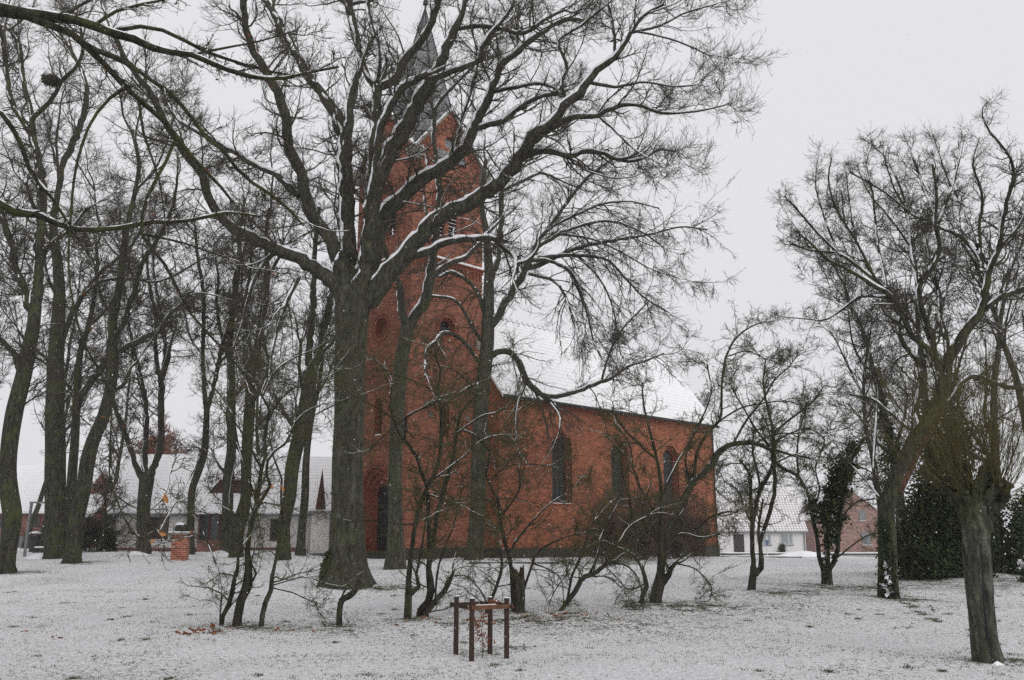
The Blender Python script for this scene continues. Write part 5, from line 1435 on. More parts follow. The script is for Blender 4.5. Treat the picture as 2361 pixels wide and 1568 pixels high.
shrub('big spreading hawthorn with a long bough reaching past the nave corner', (1510, 1390), (
    '1510,1391,28 1514,1370,26 1520,1345,25 1524,1318,19 1524,1290,15 1524,1262,12 1525,1200,11 1525,1130,9 1515,1060,7 1500,1000,6 1485,940,5 1480,880,3', '1477,1392,12 1487,1362,12 1490,1345,11 1480,1312,9 1474,1295,8 1454,1275,6 1420,1260,5 1380,1240,4', '1523,1312,20 1528,1285,18 1540,1232,17 1560,1185,17 1574,1155,16 1594,1115,15 1624,1088,14 1644,1062,14 1660,1040,13 1684,1026,12 1714,1019,11 1747,1022,9 1774,1036,8 1807,1043,6 1850,1060,3',
    '1518,1352,17 1528,1342,15 1537,1332,15 1548,1312,12 1555,1300,9', '1474,1292,6 1470,1238,6 1457,1195,5 1454,1162,5 1440,1110,4 1430,1060,3', '1560,1190,7 1600,1222,5 1634,1195,5 1664,1182,5 1700,1180,3', '1600,1110,7 1607,1045,7 1630,1000,6 1657,972,6 1664,890,5 1674,823,5 1700,776,4 1734,752,3 1767,740,2', '1525,1150,7 1550,1090,6 1590,1020,6 1620,960,5 1640,900,4 1630,840,3', '1515,1060,5 1480,1030,5 1440,990,4 1410,940,3', '1525,1200,6 1490,1150,5 1460,1080,5 1450,1020,4 1420,980,3', '1657,972,4 1710,940,4 1760,930,3 1820,925,3 1870,945,2', '1690,1024,5 1720,970,5 1760,920,4 1790,870,4 1820,845,3 1840,815,2', '1550,1215,7 1580,1170,6 1590,1120,5 1580,1060,4 1595,1000,3', '1747,1020,4 1790,1000,4 1840,1000,3', '1540,1240,6 1575,1230,5 1620,1240,4 1660,1230,3', '1490,1345,4 1450,1360,3 1420,1330,3 1390,1300,2', '1560,1300,4 1600,1310,3 1640,1350,3', '1674,823,3 1720,810,3 1770,830,2', '1530,1260,6 1500,1230,5 1480,1180,4 1500,1120,3'), 67, kw=dict(t0=.3, trunk_t0=.5))
shrub('small forked hawthorn tree in front of the white house', (1734, 1361), (
    '1733,1362,19 1734,1345,17 1737,1322,16 1737,1305,14', '1737,1312,12 1737,1292,12 1734,1245,11 1734,1195,10 1730,1145,8 1729,1095,7 1720,1078,6 1705,1060,4', '1735,1220,9 1737,1205,9 1744,1162,9 1754,1125,9 1774,1092,8 1784,1062,8 1782,1020,7', '1742,1325,13 1757,1302,14 1754,1275,10 1754,1245,9 1767,1205,9 1781,1155,9 1787,1105,9 1782,1065,8 1781,989,7 1770,940,5 1760,890,4 1765,830,3', '1754,1130,6 1745,1080,6 1735,1040,5 1740,990,4', '1783,1060,7 1807,1080,6 1841,1099,6 1850,1110,4', '1782,1000,5 1830,960,5 1870,930,4 1900,890,3', '1784,1040,5 1750,1000,4 1720,950,4 1690,900,3', '1783,1020,5 1820,1000,4 1870,990,3 1900,1010,2', '1755,1280,8 1748,1230,7 1752,1190,6 1760,1150,4', '1736,1210,5 1715,1170,4 1700,1130,4 1670,1110,3', '1783,1070,4 1830,1050,4 1880,1060,3', '1765,830,3 1740,810,2'), 68, kw=dict(t0=.45, trunk_t0=.99))
S8 = shrub('forked tree wrapped in dark ivy between the white and the pink house', (1905, 1345), (
    '1906,1347,26 1906,1330,23 1905,1312,23', '1900,1325,12 1891,1295,11 1884,1245,9 1874,1195,9 1861,1138,8 1841,1099,8 1807,1082,6 1790,1070,4', '1906,1315,14 1907,1295,13 1907,1229,12 1914,1162,12 1927,1112,12 1951,1072,10 1967,1052,9 1990,1010,6', '1910,1315,12 1921,1298,11 1934,1245,10 1937,1178,9 1947,1128,9 1955,1090,6', '1841,1100,5 1838,1060,5 1842,1000,4 1860,940,3', '1870,1180,5 1890,1130,4 1880,1080,4 1900,1030,3', '1925,1290,4 1950,1270,4 1990,1240,3 2020,1230,2', '1935,1200,4 1970,1160,4 2020,1150,3', '1950,1075,5 1990,1080,4 2030,1100,3'), 69, cat='tree', name='ivy_tree', kw=dict(t0=.4, trunk_t0=.98))

def leaf_cloud(name, parent, centers, n, size, seed, mat='ivy', flat=.1, shape=None):
    """leaves scattered round points given as (x,y,z,radius)"""
    r = np.random.default_rng(seed)
    c_ = np.asarray(centers, float); w = c_[:, 3] ** 1.6; k = r.choice(len(c_), n, p=w / w.sum())
    q = unit(r.normal(0, 1, (n, 3))) * (r.random((n, 1)) ** .5) * np.clip(r.lognormal(0, .16, (n, 1)), .6, 1.7)
    P = c_[k, :3] + q * c_[k, 3:4] * np.array([1, 1, 1.25])
    keep = P[:, 2] > gz(P[:, 0], P[:, 1]) - .02
    P = P[keep]
    return leaves_obj(name, leaf_cards(P, size, r, flat, shape if shape is not None else IVY), M[mat], parent)
IVY = np.array([(0, 0), (.42, .12), (.30, .48), (0, 1.0), (-.30, .48), (-.42, .12)])
def along(pts, d, rad):
    pts = parse(pts); out = []
    for a, b in zip(pts[:-1], pts[1:]):
        for t in np.linspace(0, 1, 7)[:-1]:
            u, v, w = [a[k_] + (b[k_] - a[k_]) * t for k_ in range(3)]
            p = at(u, v, d); out.append((*p, .5 * w * m_per_px(u, v, d) * rad))
    return out
d8 = S8.d0
cs_ = along('1905,1335,22 1910,1290,26 1907,1229,40 1914,1162,56 1927,1112,70 1951,1072,56 1967,1045,30 1985,1010,14', d8, 1.0) + along('1921,1298,18 1934,1245,26 1937,1178,30 1947,1128,44', d8, 1.0) + along('1890,1230,26 1882,1190,34 1895,1150,40', d8, 1.0)
_r8 = np.random.default_rng(88)
cs_ = [(x_ + _r8.normal(0, .10), y_ + _r8.normal(0, .10), z_ + _r8.normal(0, .1), q_ * _r8.uniform(.35, 1.15)) for x_, y_, z_, q_ in cs_ if _r8.random() < .8]
leaf_cloud('ivy', S8.root, cs_, 3600, .095, 1)

# ---- big leaning tree on the right
T = Tree('park_tree', 'big right leaning tree with split red bark and snow at its foot, right of the pink house', (2048, 1376), seed=71, bark='bark_mossy', twigscale=.75)
T.trunk('2049,1378,48 2048,1350,44 2047,1312,42 2046,1245,40 2044,1195,37 2047,1162,36 2061,1122,38 2081,1078,39 2107,1023,37 2130,985,34 2160,935,31 2178,880,29 2182,850,27', .06, .12, 28)
BIG = T
for q in ('2180,865,24 2191,823,23 2221,773,22 2257,723,20 2274,663,17 2284,616,15 2304,573,12 2310,520,11 2320,470,9 2337,400,8 2331,367,7 2307,333,5 2274,290,4 2264,253,3 2278,233,2', '2261,719,12 2307,686,12 2361,666,11 2420,640,9', '2178,880,18 2157,823,16 2147,773,14 2124,706,13 2121,656,12 2141,633,10 2167,573,9 2157,523,8 2160,450,7 2150,380,5', '2160,835,12 2141,806,13 2104,776,13 2074,709,12 2047,679,11 2007,653,9 1957,623,7 1907,596,6 1864,556,5 1830,530,3',
          '2050,682,7 2041,683,6 1981,686,6 1941,713,5 1901,739,4 1864,736,3 1800,730,2', '2182,850,16 2184,806,14 2167,723,12 2164,673,10 2145,610,8 2130,540,6', '2120,1000,13 2114,923,13 2124,873,12 2114,829,12 2087,803,11 2074,769,10 2080,700,7', '2150,950,12 2191,923,10 2224,876,10 2251,866,10 2291,883,9 2361,899,8 2420,910,6', '2284,620,8 2250,560,7 2230,500,6 2200,440,5', '2304,570,7 2350,520,6 2380,450,5', '2046,1180,8 2020,1130,7 2015,1060,6 2020,980,5 2025,900,4', '2030,1150,5 1990,1100,4 1950,1060,3', '2110,1000,7 2060,960,6 2010,920,5 1960,910,4', '2021,649,7 1981,618,7 1934,586,6 1871,578,5 1823,563,4', '2147,792,9 2123,720,9 2119,657,9 2163,594,8 2159,515,7 2131,436,6 2108,373,5 2084,310,3', '2115,657,8 2100,570,7 2092,492,6 2068,413,5 2029,349,4 1989,318,3', '2163,515,7 2194,436,6 2210,373,5 2226,310,3', '1934,586,5 1879,531,5 1831,476,4 1808,452,3', '2021,649,7 1973,555,6 1926,476,5 1910,405,4 1918,365,3', '2265,610,9 2226,555,8 2163,523,7 2100,492,6 2052,452,5 1989,413,4 1958,397,3', '2265,618,8 2258,531,7 2265,452,6 2242,373,5 2258,318,3', '2044,657,7 2021,547,6 2013,452,5 1997,373,4 2010,330,3', '1973,555,5 1960,480,4 1950,400,3', '2047,679,6 1990,600,5 1950,520,4 1940,440,3', '2092,492,5 2060,430,4 2040,370,3', '1934,586,5 1900,500,4 1880,420,3 1885,370,2', '2100,570,5 2050,500,4 2000,440,3 1975,380,2', '2194,436,5 2170,370,4 2150,310,3', '1871,578,4 1840,530,3 1815,500,2'): T.limb(q)
T.crown(dens=5.2, L1=(.55, 1.6), n2=7, L2=(.25, .75), n3=4, L3=(.12, .35), up=.06, sag=.02, wig=(.22, .26, .28), scap=.045, spat=1.3, ext=dict(n=1, L=(.3, .7)), snow=1.0, snow1=.15, t0=.15, trunk_t0=.72)
NQ['bigright'] = T.nq
leaf_cloud('ivy', T.root, along('2048,1370,46 2047,1312,44 2040,1250,40 2034,1195,34', T.d0 - .25, .95), 900, .08, 3)
# bare reddish wood where the bark has split away
P, R = resample(*T.tr, 30)
m = (np.linspace(0, 1, 30) > .42) & (np.linspace(0, 1, 30) < .86)
vv, qq = tube_np((P[m] + np.array([.14, -.12, -.02]))[None], (R[m] * .5)[None], 12)
link('split_bark', np_mesh('split_bark', vv, qq), m_bark('split_wood', (.03, .017, .012), (.085, .042, .030), .1), T.root)
leaf_cloud('snow', T.root, [(*at(2046 + 6 * math.sin(2.3 * k_), 1368 - 9 * k_, T.d0 - .36), .10 - .008 * k_) for k_ in range(9)], 60, .10, 13, 'snow')['kind'] = 'stuff'

# ---- pollard in the right foreground
d = hit(2283, 1527)
T = Tree('pollard_tree', 'lichen covered pollard trunk with a deep crack and a brush of thin withes, right foreground', (2283, 1527), seed=81, bark='bark_pollard', twig='withe')
T.trunk('2279,1528,68 2277,1515,62 2271,1490,57 2265,1440,54 2261,1400,54 2257,1362,55 2254,1310,57 2252,1278,57 2251,1230,56 2251,1195,55 2251,1172,56 2252,1158,50', .09, .14, 44)
PD = T
P, R = T.tr
# raised side ribs give the split trunk its deep grooves
zz = np.linspace(0, 1, len(P))
for ang_, k0, k1, rr_ in ((-2.2, .0, .86, .42), (-1.15, .02, .84, .40), (-.5, .0, .80, .35)):
    mm = (zz >= k0) & (zz <= k1)
    vv, qq = tube_np((P[mm] + np.c_[np.cos(ang_) * R[mm] * .72, np.sin(ang_) * R[mm] * .72, 0 * R[mm]])[None], (R[mm] * rr_ * (1 + .12 * np.sin(np.arange(mm.sum()) * 1.1)))[None], 12)
    link('bark_rib', np_mesh('bark_rib', vv, qq), M['bark_pollard'], T.root)
mm = (zz >= .02) & (zz <= .8); ac_ = -1.72
vv, qq = tube_np((P[mm] + np.c_[np.cos(ac_) * R[mm] * .93, np.sin(ac_) * R[mm] * .93, 0 * R[mm]])[None], (R[mm] * .10)[None], 8)
link('crack', np_mesh('crack', vv, qq), M['iron'], T.root)
# knobbly arms and fists of the head
r = T.r
hd = at(2257, 1120, d)
vs, qs, off, fists = [], [], 0, []
top = at(2251, 1168, d)
for fu, fv, fd, fr_ in ((2188, 1100, -.12, .095), (2226, 1082, .1, .10), (2262, 1092, -.15, .11), (2292, 1086, .12, .10), (2312, 1118, -.05, .095), (2205, 1140, -.2, .07), (2300, 1150, -.18, .075), (2245, 1112, .25, .09), (2275, 1125, -.25, .08), (2178, 1128, .05, .06), (2228, 1128, -.22, .08)):
    f_ = at(fu, fv, d) + np.array([0, fd, 0]); fists.append((f_, fr_))
    pp = np.array([top + np.array([(f_ - top)[0] * .12, fd * .2, -.36]), top * .55 + f_ * .45 + r.normal(0, .02, 3) - [0, 0, .03], top * .15 + f_ * .85 + r.normal(0, .02, 3), f_ + (f_ - top) * .08 + [0, 0, .02]])
    p_, r_ = resample(pp, np.array([.15, .115, fr_ * .85, fr_ * .5]), 12)
    vv, qq = tube_np(p_[None], r_[None] * (1 + r.normal(0, .09, 12)), 12); vs.append(vv); qs.append(qq + off); off += len(vv)
    for k_ in range(9):
        o_ = f_ + unit(r.normal(0, 1, 3) + [0, 0, .2]) * fr_ * r.uniform(.5, 1.05); q_ = unit(o_ - f_ + [0, 0, .3]) * fr_ * .45
        vv, qq = tube_np(np.array([[o_ - q_, o_, o_ + q_, o_ + q_ * 1.4]]), np.array([[.02, .055, .045, .004]]) * r.uniform(.6, 1.2), 8); vs.append(vv); qs.append(qq + off); off += len(vv)
link('head', np_mesh('head', np.concatenate(vs) + r.normal(0, .006, (off, 3)), np.concatenate(qs)), M['bark_mossy'], T.root)
# withes
n = 230
fi = r.integers(0, len(fists), n); fc = np.array([f_[0] for f_ in fists])[fi]; frr = np.array([f_[1] for f_ in fists])[fi]
p = fc + unit(r.normal(0, 1, (n, 3)) + [0, 0, .3]) * frr[:, None] * .8
out = unit(fc - top + r.normal(0, .1, (n, 3))); rad = np.linalg.norm(fc - top, axis=1)
dd = unit(out * r.uniform(.2, 1.9, (n, 1)) + np.array([-.16, 0, 1.0]) * r.uniform(.05, 1.6, (n, 1)) + r.normal(0, .25, (n, 3)))
K = 12; ln = r.uniform(.6, 2.6, n) ; PP = np.empty((n, K, 3)); PP[:, 0] = p
for k_ in range(1, K):
    dd = unit(dd + r.normal(0, .07, (n, 3)) + np.array([0, 0, .07])); PP[:, k_] = PP[:, k_ - 1] + dd * (ln / (K - 1))[:, None]
RR = np.linspace(1, .4, K)[None] * r.uniform(.0035, .0068, (n, 1))
P2, R2 = grow(r, PP, RR, 4, .25, 1, (.25, .8), (.3, .9), 5, .16, .06, .7, .01, .0032, .5)
P3, R3 = grow(r, P2, R2, 2, .1, 1, (.1, .3), (.3, .9), 3, .2, .0, .8, .01, .002, .6)
vs, qs, off = [], [], 0
for a_, b_, s_ in ((PP, RR, 4), (P2, R2, 3), (P3, R3, 3)):
    vv, qq = tube_np(a_, b_, s_); vs.append(vv); qs.append(qq + off); off += len(vv)
link('crown', np_mesh('crown', np.concatenate(vs), np.concatenate(qs)), M['withe'], T.root)
heap('snow_patch', 2300, 1532, d - .35, .22, .10, .07, 'pale snow lump at the foot of the pollard trunk', 9, cat='snow heap')

# ---- ivy clad thicket behind the pollard
def ivy_mass(label, u, v, pieces, n, size, seed, dpt=None, name='ivy_thicket', cat='hedge'):
    d = dpt or hit(u, v); p = at(u, v, d)
    root = empty(name, (p[0], p[1], float(ground(p[0], p[1]))), label, cat)
    r = np.random.default_rng(seed)
    cs = []
    for uu, v0, v1, w in pieces:
        m_ = max(3, int(abs(v1 - v0) / 14))
        dd_ = d + r.uniform(-.8, .8)
        for t in np.linspace(0, 1, m_):
            vv_ = v0 + (v1 - v0) * t; kk = m_per_px(uu, vv_, dd_)
            rad = .5 * w * kk * (1 - .12 * t) * r.uniform(.6, 1.25)
            q = at(uu + r.normal(0, w * .10), vv_, dd_)
            cs.append((q[0], q[1] + r.normal(0, rad * .5), q[2], rad))
    leaf_cloud('foliage', root, cs, n, size, seed)
    vs, qs, off = [], [], 0
    for uu, v0, v1, w in pieces:
        a, b = at(uu, v0, d), at(uu, v1, d); a[2] -= .4
        pp = np.array([a + (b - a) * t + r.normal(0, .05, 3) for t in np.linspace(0, 1, 7)])
        vv_, qq_ = tube_np(pp[None], np.linspace(.10, .03, 7)[None], 7); vs.append(vv_); qs.append(qq_ + off); off += len(vv_)
    link('trunk', np_mesh('trunk', np.concatenate(vs), np.concatenate(qs)), M['bark_mossy'], root)
    return root
ivy_mass('dark ivy covered thicket between the leaning tree and the pollard trunk', 2120, 1334, [(2085, 1335, 1235, 62), (2100, 1335, 1170, 70), (2125, 1338, 1115, 90), (2150, 1338, 1060, 90), (2175, 1338, 1035, 100), (2200, 1335, 1060, 80), (2230, 1330, 1100, 80), (2150, 1060, 960, 60), (2185, 1040, 900, 70), (2210, 1060, 960, 50), (2140, 1338, 1280, 90), (2190, 1338, 1280, 100), (2060, 1330, 1260, 50), (2240, 1330, 1150, 90), (2265, 1330, 1180, 70), (2120, 1338, 1190, 110), (2215, 1335, 1000, 70)], 30000, .10, 4)
ivy_mass('dark ivy covered thicket to the right of the pollard trunk', 2300, 1322, [(2282, 1322, 1190, 56), (2300, 1322, 1165, 66), (2340, 1318, 1180, 50), (2358, 1315, 1150, 60), (2395, 1312, 1130, 80), (2325, 1318, 1250, 30)], 11000, .10, 5)
ivy_mass('dark shrub with snow at the right edge of the picture', 2358, 1342, [(2362, 1342, 1300, 26), (2385, 1342, 1290, 40)], 900, .08, 6, name='small_shrub', cat='shrub')
leaf_cloud('snow', bpy.data.objects['small_shrub'], [(*at(2361, 1302, hit(2358, 1342) - .2), .2)], 40, .12, 14, 'snow')['kind'] = 'stuff'

# ---- bare trees further back: a few kinds grown once, placed as copies
def bare_tree(name, label, loc, height, seed, spread=.5, trunk_r=.22, bole=.3, nl=9, mat='bark_grey', twig='twig', dens=2.0, L1=(.9, 2.4), snow=.8, leafs=None, cat='tree', group=None, stems=1, px=60, up=.08, n2=6, n3=3, narrow=False):
    T = Tree.__new__(Tree)
    T.r = np.random.default_rng(seed); T.base = np.array([loc[0], loc[1], float(ground(loc[0], loc[1]))]); T.d0 = loc[1]
    T.root = empty(name, T.base, label, cat, group); T.limbs, T.px = [], []; T.bark, T.twig = M[mat], M[twig]
    T.rmin = max(.003, px * .00023); r = T.r
    K = 22
    for s_ in range(stems):
        P = [T.base - [0, 0, .4] + (np.array([r.normal(0, .15), r.normal(0, .15), 0]) if s_ else 0)]; d_ = np.array([r.normal(0, .05 + .12 * (stems > 1)), r.normal(0, .05), 1.0]); hh = height * (.8 if stems == 1 else r.uniform(.6, .85))
        for k_ in range(K - 1):
            d_ = unit(d_ + np.array([r.normal(0, .07), r.normal(0, .07), .05])); P.append(P[-1] + d_ * hh / (K - 1))
        P = np.array(P); R = trunk_r * (1 - np.linspace(0, 1, K) ** 1.1 * .82); R[0] *= 1.35; R[1] *= 1.12
        link('trunk', T._mesh('trunk', P, R, 14, .05, .15), T.bark, T.root)
        T.limbs.append((P, R, 0) if s_ == 0 else (P, R, 0))
        n0 = nl if stems == 1 else max(3, nl // stems)
        Q, RR = grow(r, P[None], R[None], n0, bole, .98, (height * spread * .55, height * spread * .9), (.45, .95), 16, .09, up, .62, .2, .02, .25, lenk=.55)
        for a_, b_ in zip(Q, RR): T.limbs.append((a_, b_, snow))
        vv, qq = tube_np(Q, RR, 8); link('limbs', np_mesh('limbs', vv, qq), T.bark, T.root)
    T.crown(dens=dens, L1=L1, n2=n2, L2=(.4, 1.1), n3=n3, L3=(.2, .5), up=.05, sag=.02, wig=(.15, .22, .25), ext=dict(n=1, L=(height * .06, height * .14)), extra_back=3, snow=snow, snow1=.15, t0=.12, trunk_t0=.6, leafs=leafs)
    NQ[label[:20]] = T.nq
    return T.root
def copy_tree(src, loc, label, rz, sc=1.0, group=None):
    def cp(o, par):
        c_ = o.copy(); COL.objects.link(c_); c_.parent = par
        for ch in o.children: cp(ch, c_)
        return c_
    c_ = cp(src, None)
    c_.location = (loc[0], loc[1], float(ground(loc[0], loc[1]))); c_.rotation_euler = (0, 0, rz); c_.scale = (sc, sc, sc)
    if label: c_['label'] = label
    if group: c_['group'] = group
    return c_
def xy(u, d): return at(u, 1229, d)[:2]
G1 = 'bare park trees standing behind the right hand thicket'
t1 = bare_tree('park_tree', 'wide crowned bare tree behind the leaning tree, left of the thicket', xy(2075, 40), 19.0, 101, .50, .24, .28, 13, group=G1, px=40, dens=1.6)
copy_tree(t1, xy(2175, 44), 'bare tree rising straight above the ivy thicket', 2.1, 1.12, G1)
copy_tree(t1, xy(2300, 42), 'bare tree above the pollard head near the right edge', 4.0, 1.05, G1)
t2 = bare_tree('park_tree', 'slender ivy footed tree on the left of the right hand group', xy(2040, 38), 14.5, 102, .34, .16, .3, 12, group=G1, px=40)
leaf_cloud('ivy', t2, [(*at(2024 + k_ * 4 + 3 * math.sin(k_), 860 + k_ * 24, 38), .16 + .035 * k_) for k_ in range(9)] + [(*at(2042, 1060 + 30 * k_, 38), .3) for k_ in range(8)], 2600, .11, 7)
copy_tree(t1, xy(2420, 36), 'bare tree at the right edge behind the pollard', 1.0, .95, G1)
# far trees round the church and houses
t3 = bare_tree('far_tree', 'hazy far bare tree behind the east end of the nave roof', xy(1500, 92), 27, 103, .36, .3, .3, 14, twig='twig_far', px=92, snow=.6, group='hazy bare trees behind the church')
copy_tree(t3, xy(1612, 118), 'smaller hazy far tree just right of the nave roof', 1.3, .85, 'hazy bare trees behind the church')
copy_tree(t3, xy(1400, 98), 'hazy far tree behind the middle of the nave roof', 3.0, .9, 'hazy bare trees behind the church')
t4 = bare_tree('beech_tree', 'reddish brown leaved beech left of the cream house gable', xy(262, 68), 9.5, 104, .42, .16, .18, 12, twig='leaf_beech', px=68, snow=.2, leafs=('leaf_beech', 2600, .10), group='russet beeches by the cream house', dens=2.2, L1=(.5, 1.4))
copy_tree(t4, xy(385, 80), 'reddish brown beech crown showing above the cream roof ridge', 2.2, 1.25, 'russet beeches by the cream house')
t5 = bare_tree('garden_tree', 'small dark forked tree at the left corner of the cream house', xy(229, 55), 5.2, 105, .5, .22, .42, 6, px=55, L1=(.4, 1.0), snow=.3, n2=4, n3=2, dens=1.5)
G2 = 'bare park trees in the background on the left'
t6 = bare_tree('park_tree', 'bare tree behind the mossy trunks, far left', xy(95, 58), 24, 106, .36, .2, .22, 14, px=58, dens=1.3, group=G2, twig='twig_far', n2=6)
for k_, (u, d_, rz, sc, lb) in enumerate(((60, 64, 1.2, .95, 'bare tree over the red brick house roof'), (250, 66, 2.6, .95, 'bare tree behind the car and russet beech'), (610, 74, 5.2, 1.0, 'bare background tree over the right part of the cream roof'),
                                        (760, 70, .6, .95, 'bare background tree behind the massive linden'), (-60, 52, 3.3, 1.0, 'bare tree outside the left edge'))):
    copy_tree(t6, xy(u, d_), lb, rz, sc, G2)
b1 = bare_tree('bush', 'brown leafless bush beside the parked car', xy(205, 56), 2.6, 107, .7, .03, .05, 16, twig='twig', px=56, stems=5, snow=0, cat='bush', L1=(.3, .9), dens=1.6, n2=4, n3=2)
leaf_cloud('foliage', tag(bpy.data.objects.new('evergreen_bush', None), 'small evergreen bush at the cream house downpipe', 'bush') if False else empty('evergreen_bush', (*xy(252, 54), float(ground(*xy(252, 54)))), 'small evergreen bush at the cream house downpipe', 'bush'), [(*at(252, v_, 54), w_) for v_, w_ in ((1262, .5), (1250, .45), (1238, .40), (1228, .28))], 1300, .11, 8)
nb = empty('leafy_shrub', (*xy(1803, 94.5), float(ground(*xy(1803, 94.5)))), 'small shrub under the blinds of the white house', 'shrub')
leaf_cloud('foliage', nb, [(*at(1803, 1272, 94.5), .45), (*at(1803, 1262, 94.5), .35)], 300, .16, 9)
# thin thicket of twigs along the nave foot
M['twig_brown'] = m_plain('twig_brown', (.085, .060, .044), .9, .4, 2)
for k_, (u, d_, sc, lb) in enumerate(((1400, 43, 1.0, 'dense brown leafless bush left in the row along the nave foot'), (1475, 46, 1.05, 'dense brown leafless bush in the row along the nave foot, behind the spreading hawthorn'), (1560, 49, 1.1, 'dense brown leafless bush right of the spreading hawthorn at the nave foot'), (1605, 55, 1.0, 'dense brown leafless bush at the far corner of the nave'))):
    if k_ == 0: th0_ = bare_tree('bush', lb, xy(u, d_), 3.0, 120, .6, .020, .04, 20, twig='twig_brown', mat='bark_thorn', px=30, stems=8, snow=0, cat='bush', L1=(.4, 1.2), dens=.9, group='leafless bushes along the nave foot', n2=5, n3=3)
    else: copy_tree(th0_, xy(u, d_), lb, k_ * 1.7, sc, 'leafless bushes along the nave foot')
# ivy at the massive linden's foot, bird nest, ball on the pillar, sapling
cs_ = along('742,1345,14 750,1325,26 758,1300,30 768,1270,22', lind.d0 - .1, 1.0) + along('765,1352,20 800,1352,16', lind.d0 - .6, 1.0)
leaf_cloud('ivy', lind.root, cs_, 1500, .10, 12)
r = np.random.default_rng(12)
px_, py_, pz_, kk = pillar_top
vs, qs = tube_np(np.array([[(px_, py_, pz_ + h) for h in np.array([-.02, .02, .12, .22, .30, .36, .38])]]), np.array([[.24, .28, .29, .27, .21, .10, .0]]), 18)
bl = tag(link('stone_ball', np_mesh('stone_ball', vs + r.normal(0, .01, vs.shape), qs), M['bark_mossy']), 'rounded mossy stone resting on the brick pillar slab', 'stone')
vs, qs = tube_np(np.array([[(px_ - .06, py_ - .02, pz_ + h) for h in (.30, .36, .41, .43)]]), np.array([[.22, .19, .10, 0]]), 14)
link('snow_cap', np_mesh('snow_cap', vs, qs), M['snow'], bl)
nd = 34.0; npz = at(117, 184, nd)
n = 260; aa = r.uniform(0, 6.28, n); rad = .32 * np.sqrt(r.random(n)); c0 = npz + np.c_[np.cos(aa) * rad, np.sin(aa) * rad, r.normal(0, .07, n) - .1 + .25 * (rad / .32) ** 2 * .5]
dv = unit(np.c_[-np.sin(aa), np.cos(aa), r.normal(0, .3, n)]) * r.uniform(.1, .3, (n, 1))
vs, qs = tube_np(np.stack([c0 - dv, c0, c0 + dv], 1), np.full((n, 3), .012), 4)
tag(link('bird_nest', np_mesh('bird_nest', vs, qs), M['twig']), 'round twig nest of a bird high in the left trees', 'nest')
# sapling inside the guard
gc = GCEN + np.array([.02, -.05])
zg = float(gz(np.array([gc[0]]), np.array([gc[1]]))[0])
sp_ = empty('beech_sapling', (gc[0], gc[1], zg), 'young beech sapling with withered red brown leaves inside the tree guard', 'sapling')
P = np.array([(gc[0], gc[1], zg - .05), (gc[0] + .01, gc[1], zg + .2), (gc[0] - .01, gc[1] + .01, zg + .4), (gc[0] + .01, gc[1], zg + .6), (gc[0], gc[1], zg + .78)])
a_, b_ = resample(P, np.array([.007, .006, .005, .004, .003]), 14)
Q, RR = grow(r, a_[None], b_[None], 20, .1, 1, (.15, .34), (.7, 1.3), 6, .15, .02, .6, .004, .0015, .5, lenk=.1)
v1, q1 = tube_np(a_[None], b_[None], 6); v2, q2 = tube_np(Q, RR, 4)
link('stem', np_mesh('stem', np.concatenate([v1, v2]), np.concatenate([q1, q2 + len(v1)])), M['twig'], sp_)
M['leaf_sapling'] = m_plain('leaf_sapling', (.20, .055, .022), .7, .45, 14)
idx = r.integers(0, len(Q), 150)
leaves_obj('leaves', leaf_cards(Q[idx, r.integers(2, 6, 150)] + r.normal(0, .01, (150, 3)), .055, r), M['leaf_sapling'], sp_)
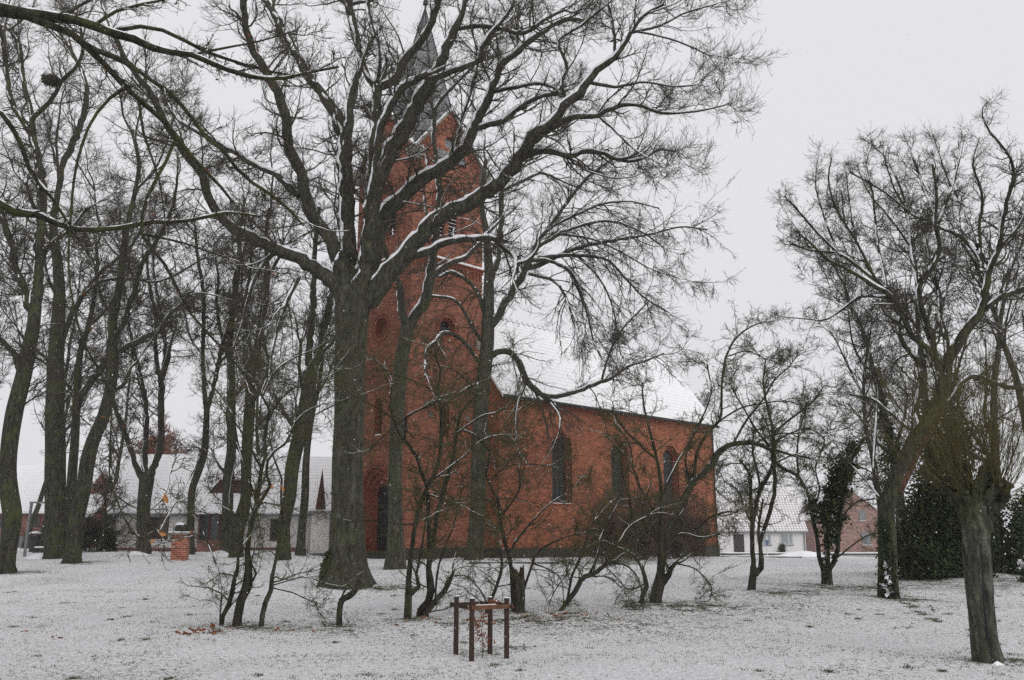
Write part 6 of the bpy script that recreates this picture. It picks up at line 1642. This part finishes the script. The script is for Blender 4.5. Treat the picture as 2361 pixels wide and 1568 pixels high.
# twigs lying about
for k_, (u0, v0, u1, v1) in enumerate(((1435, 1402, 1468, 1407), (2143, 1400, 2155, 1415), (2148, 1412, 2158, 1415), (488, 1440, 492, 1475))):
    a, b = at(u0, v0, hit(u0, v0)), at(u1, v1, hit(u1, v1)); a[2] += .02; b[2] += .02
    P = np.array([a + (b - a) * t + np.array([0, 0, .05 * math.sin(3.1 * t)]) + r.normal(0, .01, 3) for t in np.linspace(0, 1, 7)])
    vs, qs = tube_np(P[None], np.linspace(.013, .006, 7)[None], 6)
    tag(link('fallen_twig', np_mesh('fallen_twig', vs, qs), M['twig']), ('curved dark twig lying on the snow before the spreading hawthorn', 'short reddish twig sticking up from the snow before the thicket', 'second short twig lying flat before the thicket', 'dark broken twig among the fallen leaves by the multi stemmed hawthorn')[k_], 'twig')

# falling snow
n = 5200
fy = 3.5 + 42 * r.random(n) ** .8; fx = fy * r.uniform(-.62, .62, n); fz = EYE + fy * r.uniform(-.17, .62, n)
k = fz > ground(fx, fy) + .1
c0 = np.c_[fx, fy, fz][k]; n = len(c0); s = (r.uniform(.0022, .0048, n) * (.7 + c0[:, 1] / 30))[:, None]
oct_ = np.array([(1, 0, 0), (-1, 0, 0), (0, 1, 0), (0, -1, 0), (0, 0, 1.3), (0, 0, -1.3)], float)
v = (c0[:, None, :] + oct_[None] * s[:, :, None]).reshape(-1, 3)
ft = np.array([(0, 2, 4), (2, 1, 4), (1, 3, 4), (3, 0, 4), (2, 0, 5), (1, 2, 5), (3, 1, 5), (0, 3, 5)])
q = (np.arange(n)[:, None, None] * 6 + ft[None]).reshape(-1, 3)
tag(link('snowflakes', np_mesh('snowflakes', v, q), M['snow']), 'light snow falling through the air', 'snowflakes', kind='stuff')

# haze of the falling snow
g = MB(); g.box((0, 0, -3), (508, 508, 54))
hm = bpy.data.materials.new('haze'); hm.use_nodes = True
for n_ in list(hm.node_tree.nodes):
    if n_.type == 'BSDF_PRINCIPLED': hm.node_tree.nodes.remove(n_)
pv = hm.node_tree.nodes.new('ShaderNodeVolumePrincipled')
pv.inputs['Color'].default_value = (.95, .96, 1, 1); pv.inputs['Density'].default_value = HAZE
hm.node_tree.links.new(pv.outputs[0], hm.node_tree.nodes['Material Output'].inputs['Volume'])
if HAZE > 0: tag(g.build('haze', hm), 'thin haze of falling snow', 'haze', kind='stuff')
# (label tidy-up)
for o_ in COL.objects:
    l_ = o_.get('label')
    if l_ and len(l_.split()) > 16: o_['label'] = ' '.join(l_.split()[:16])
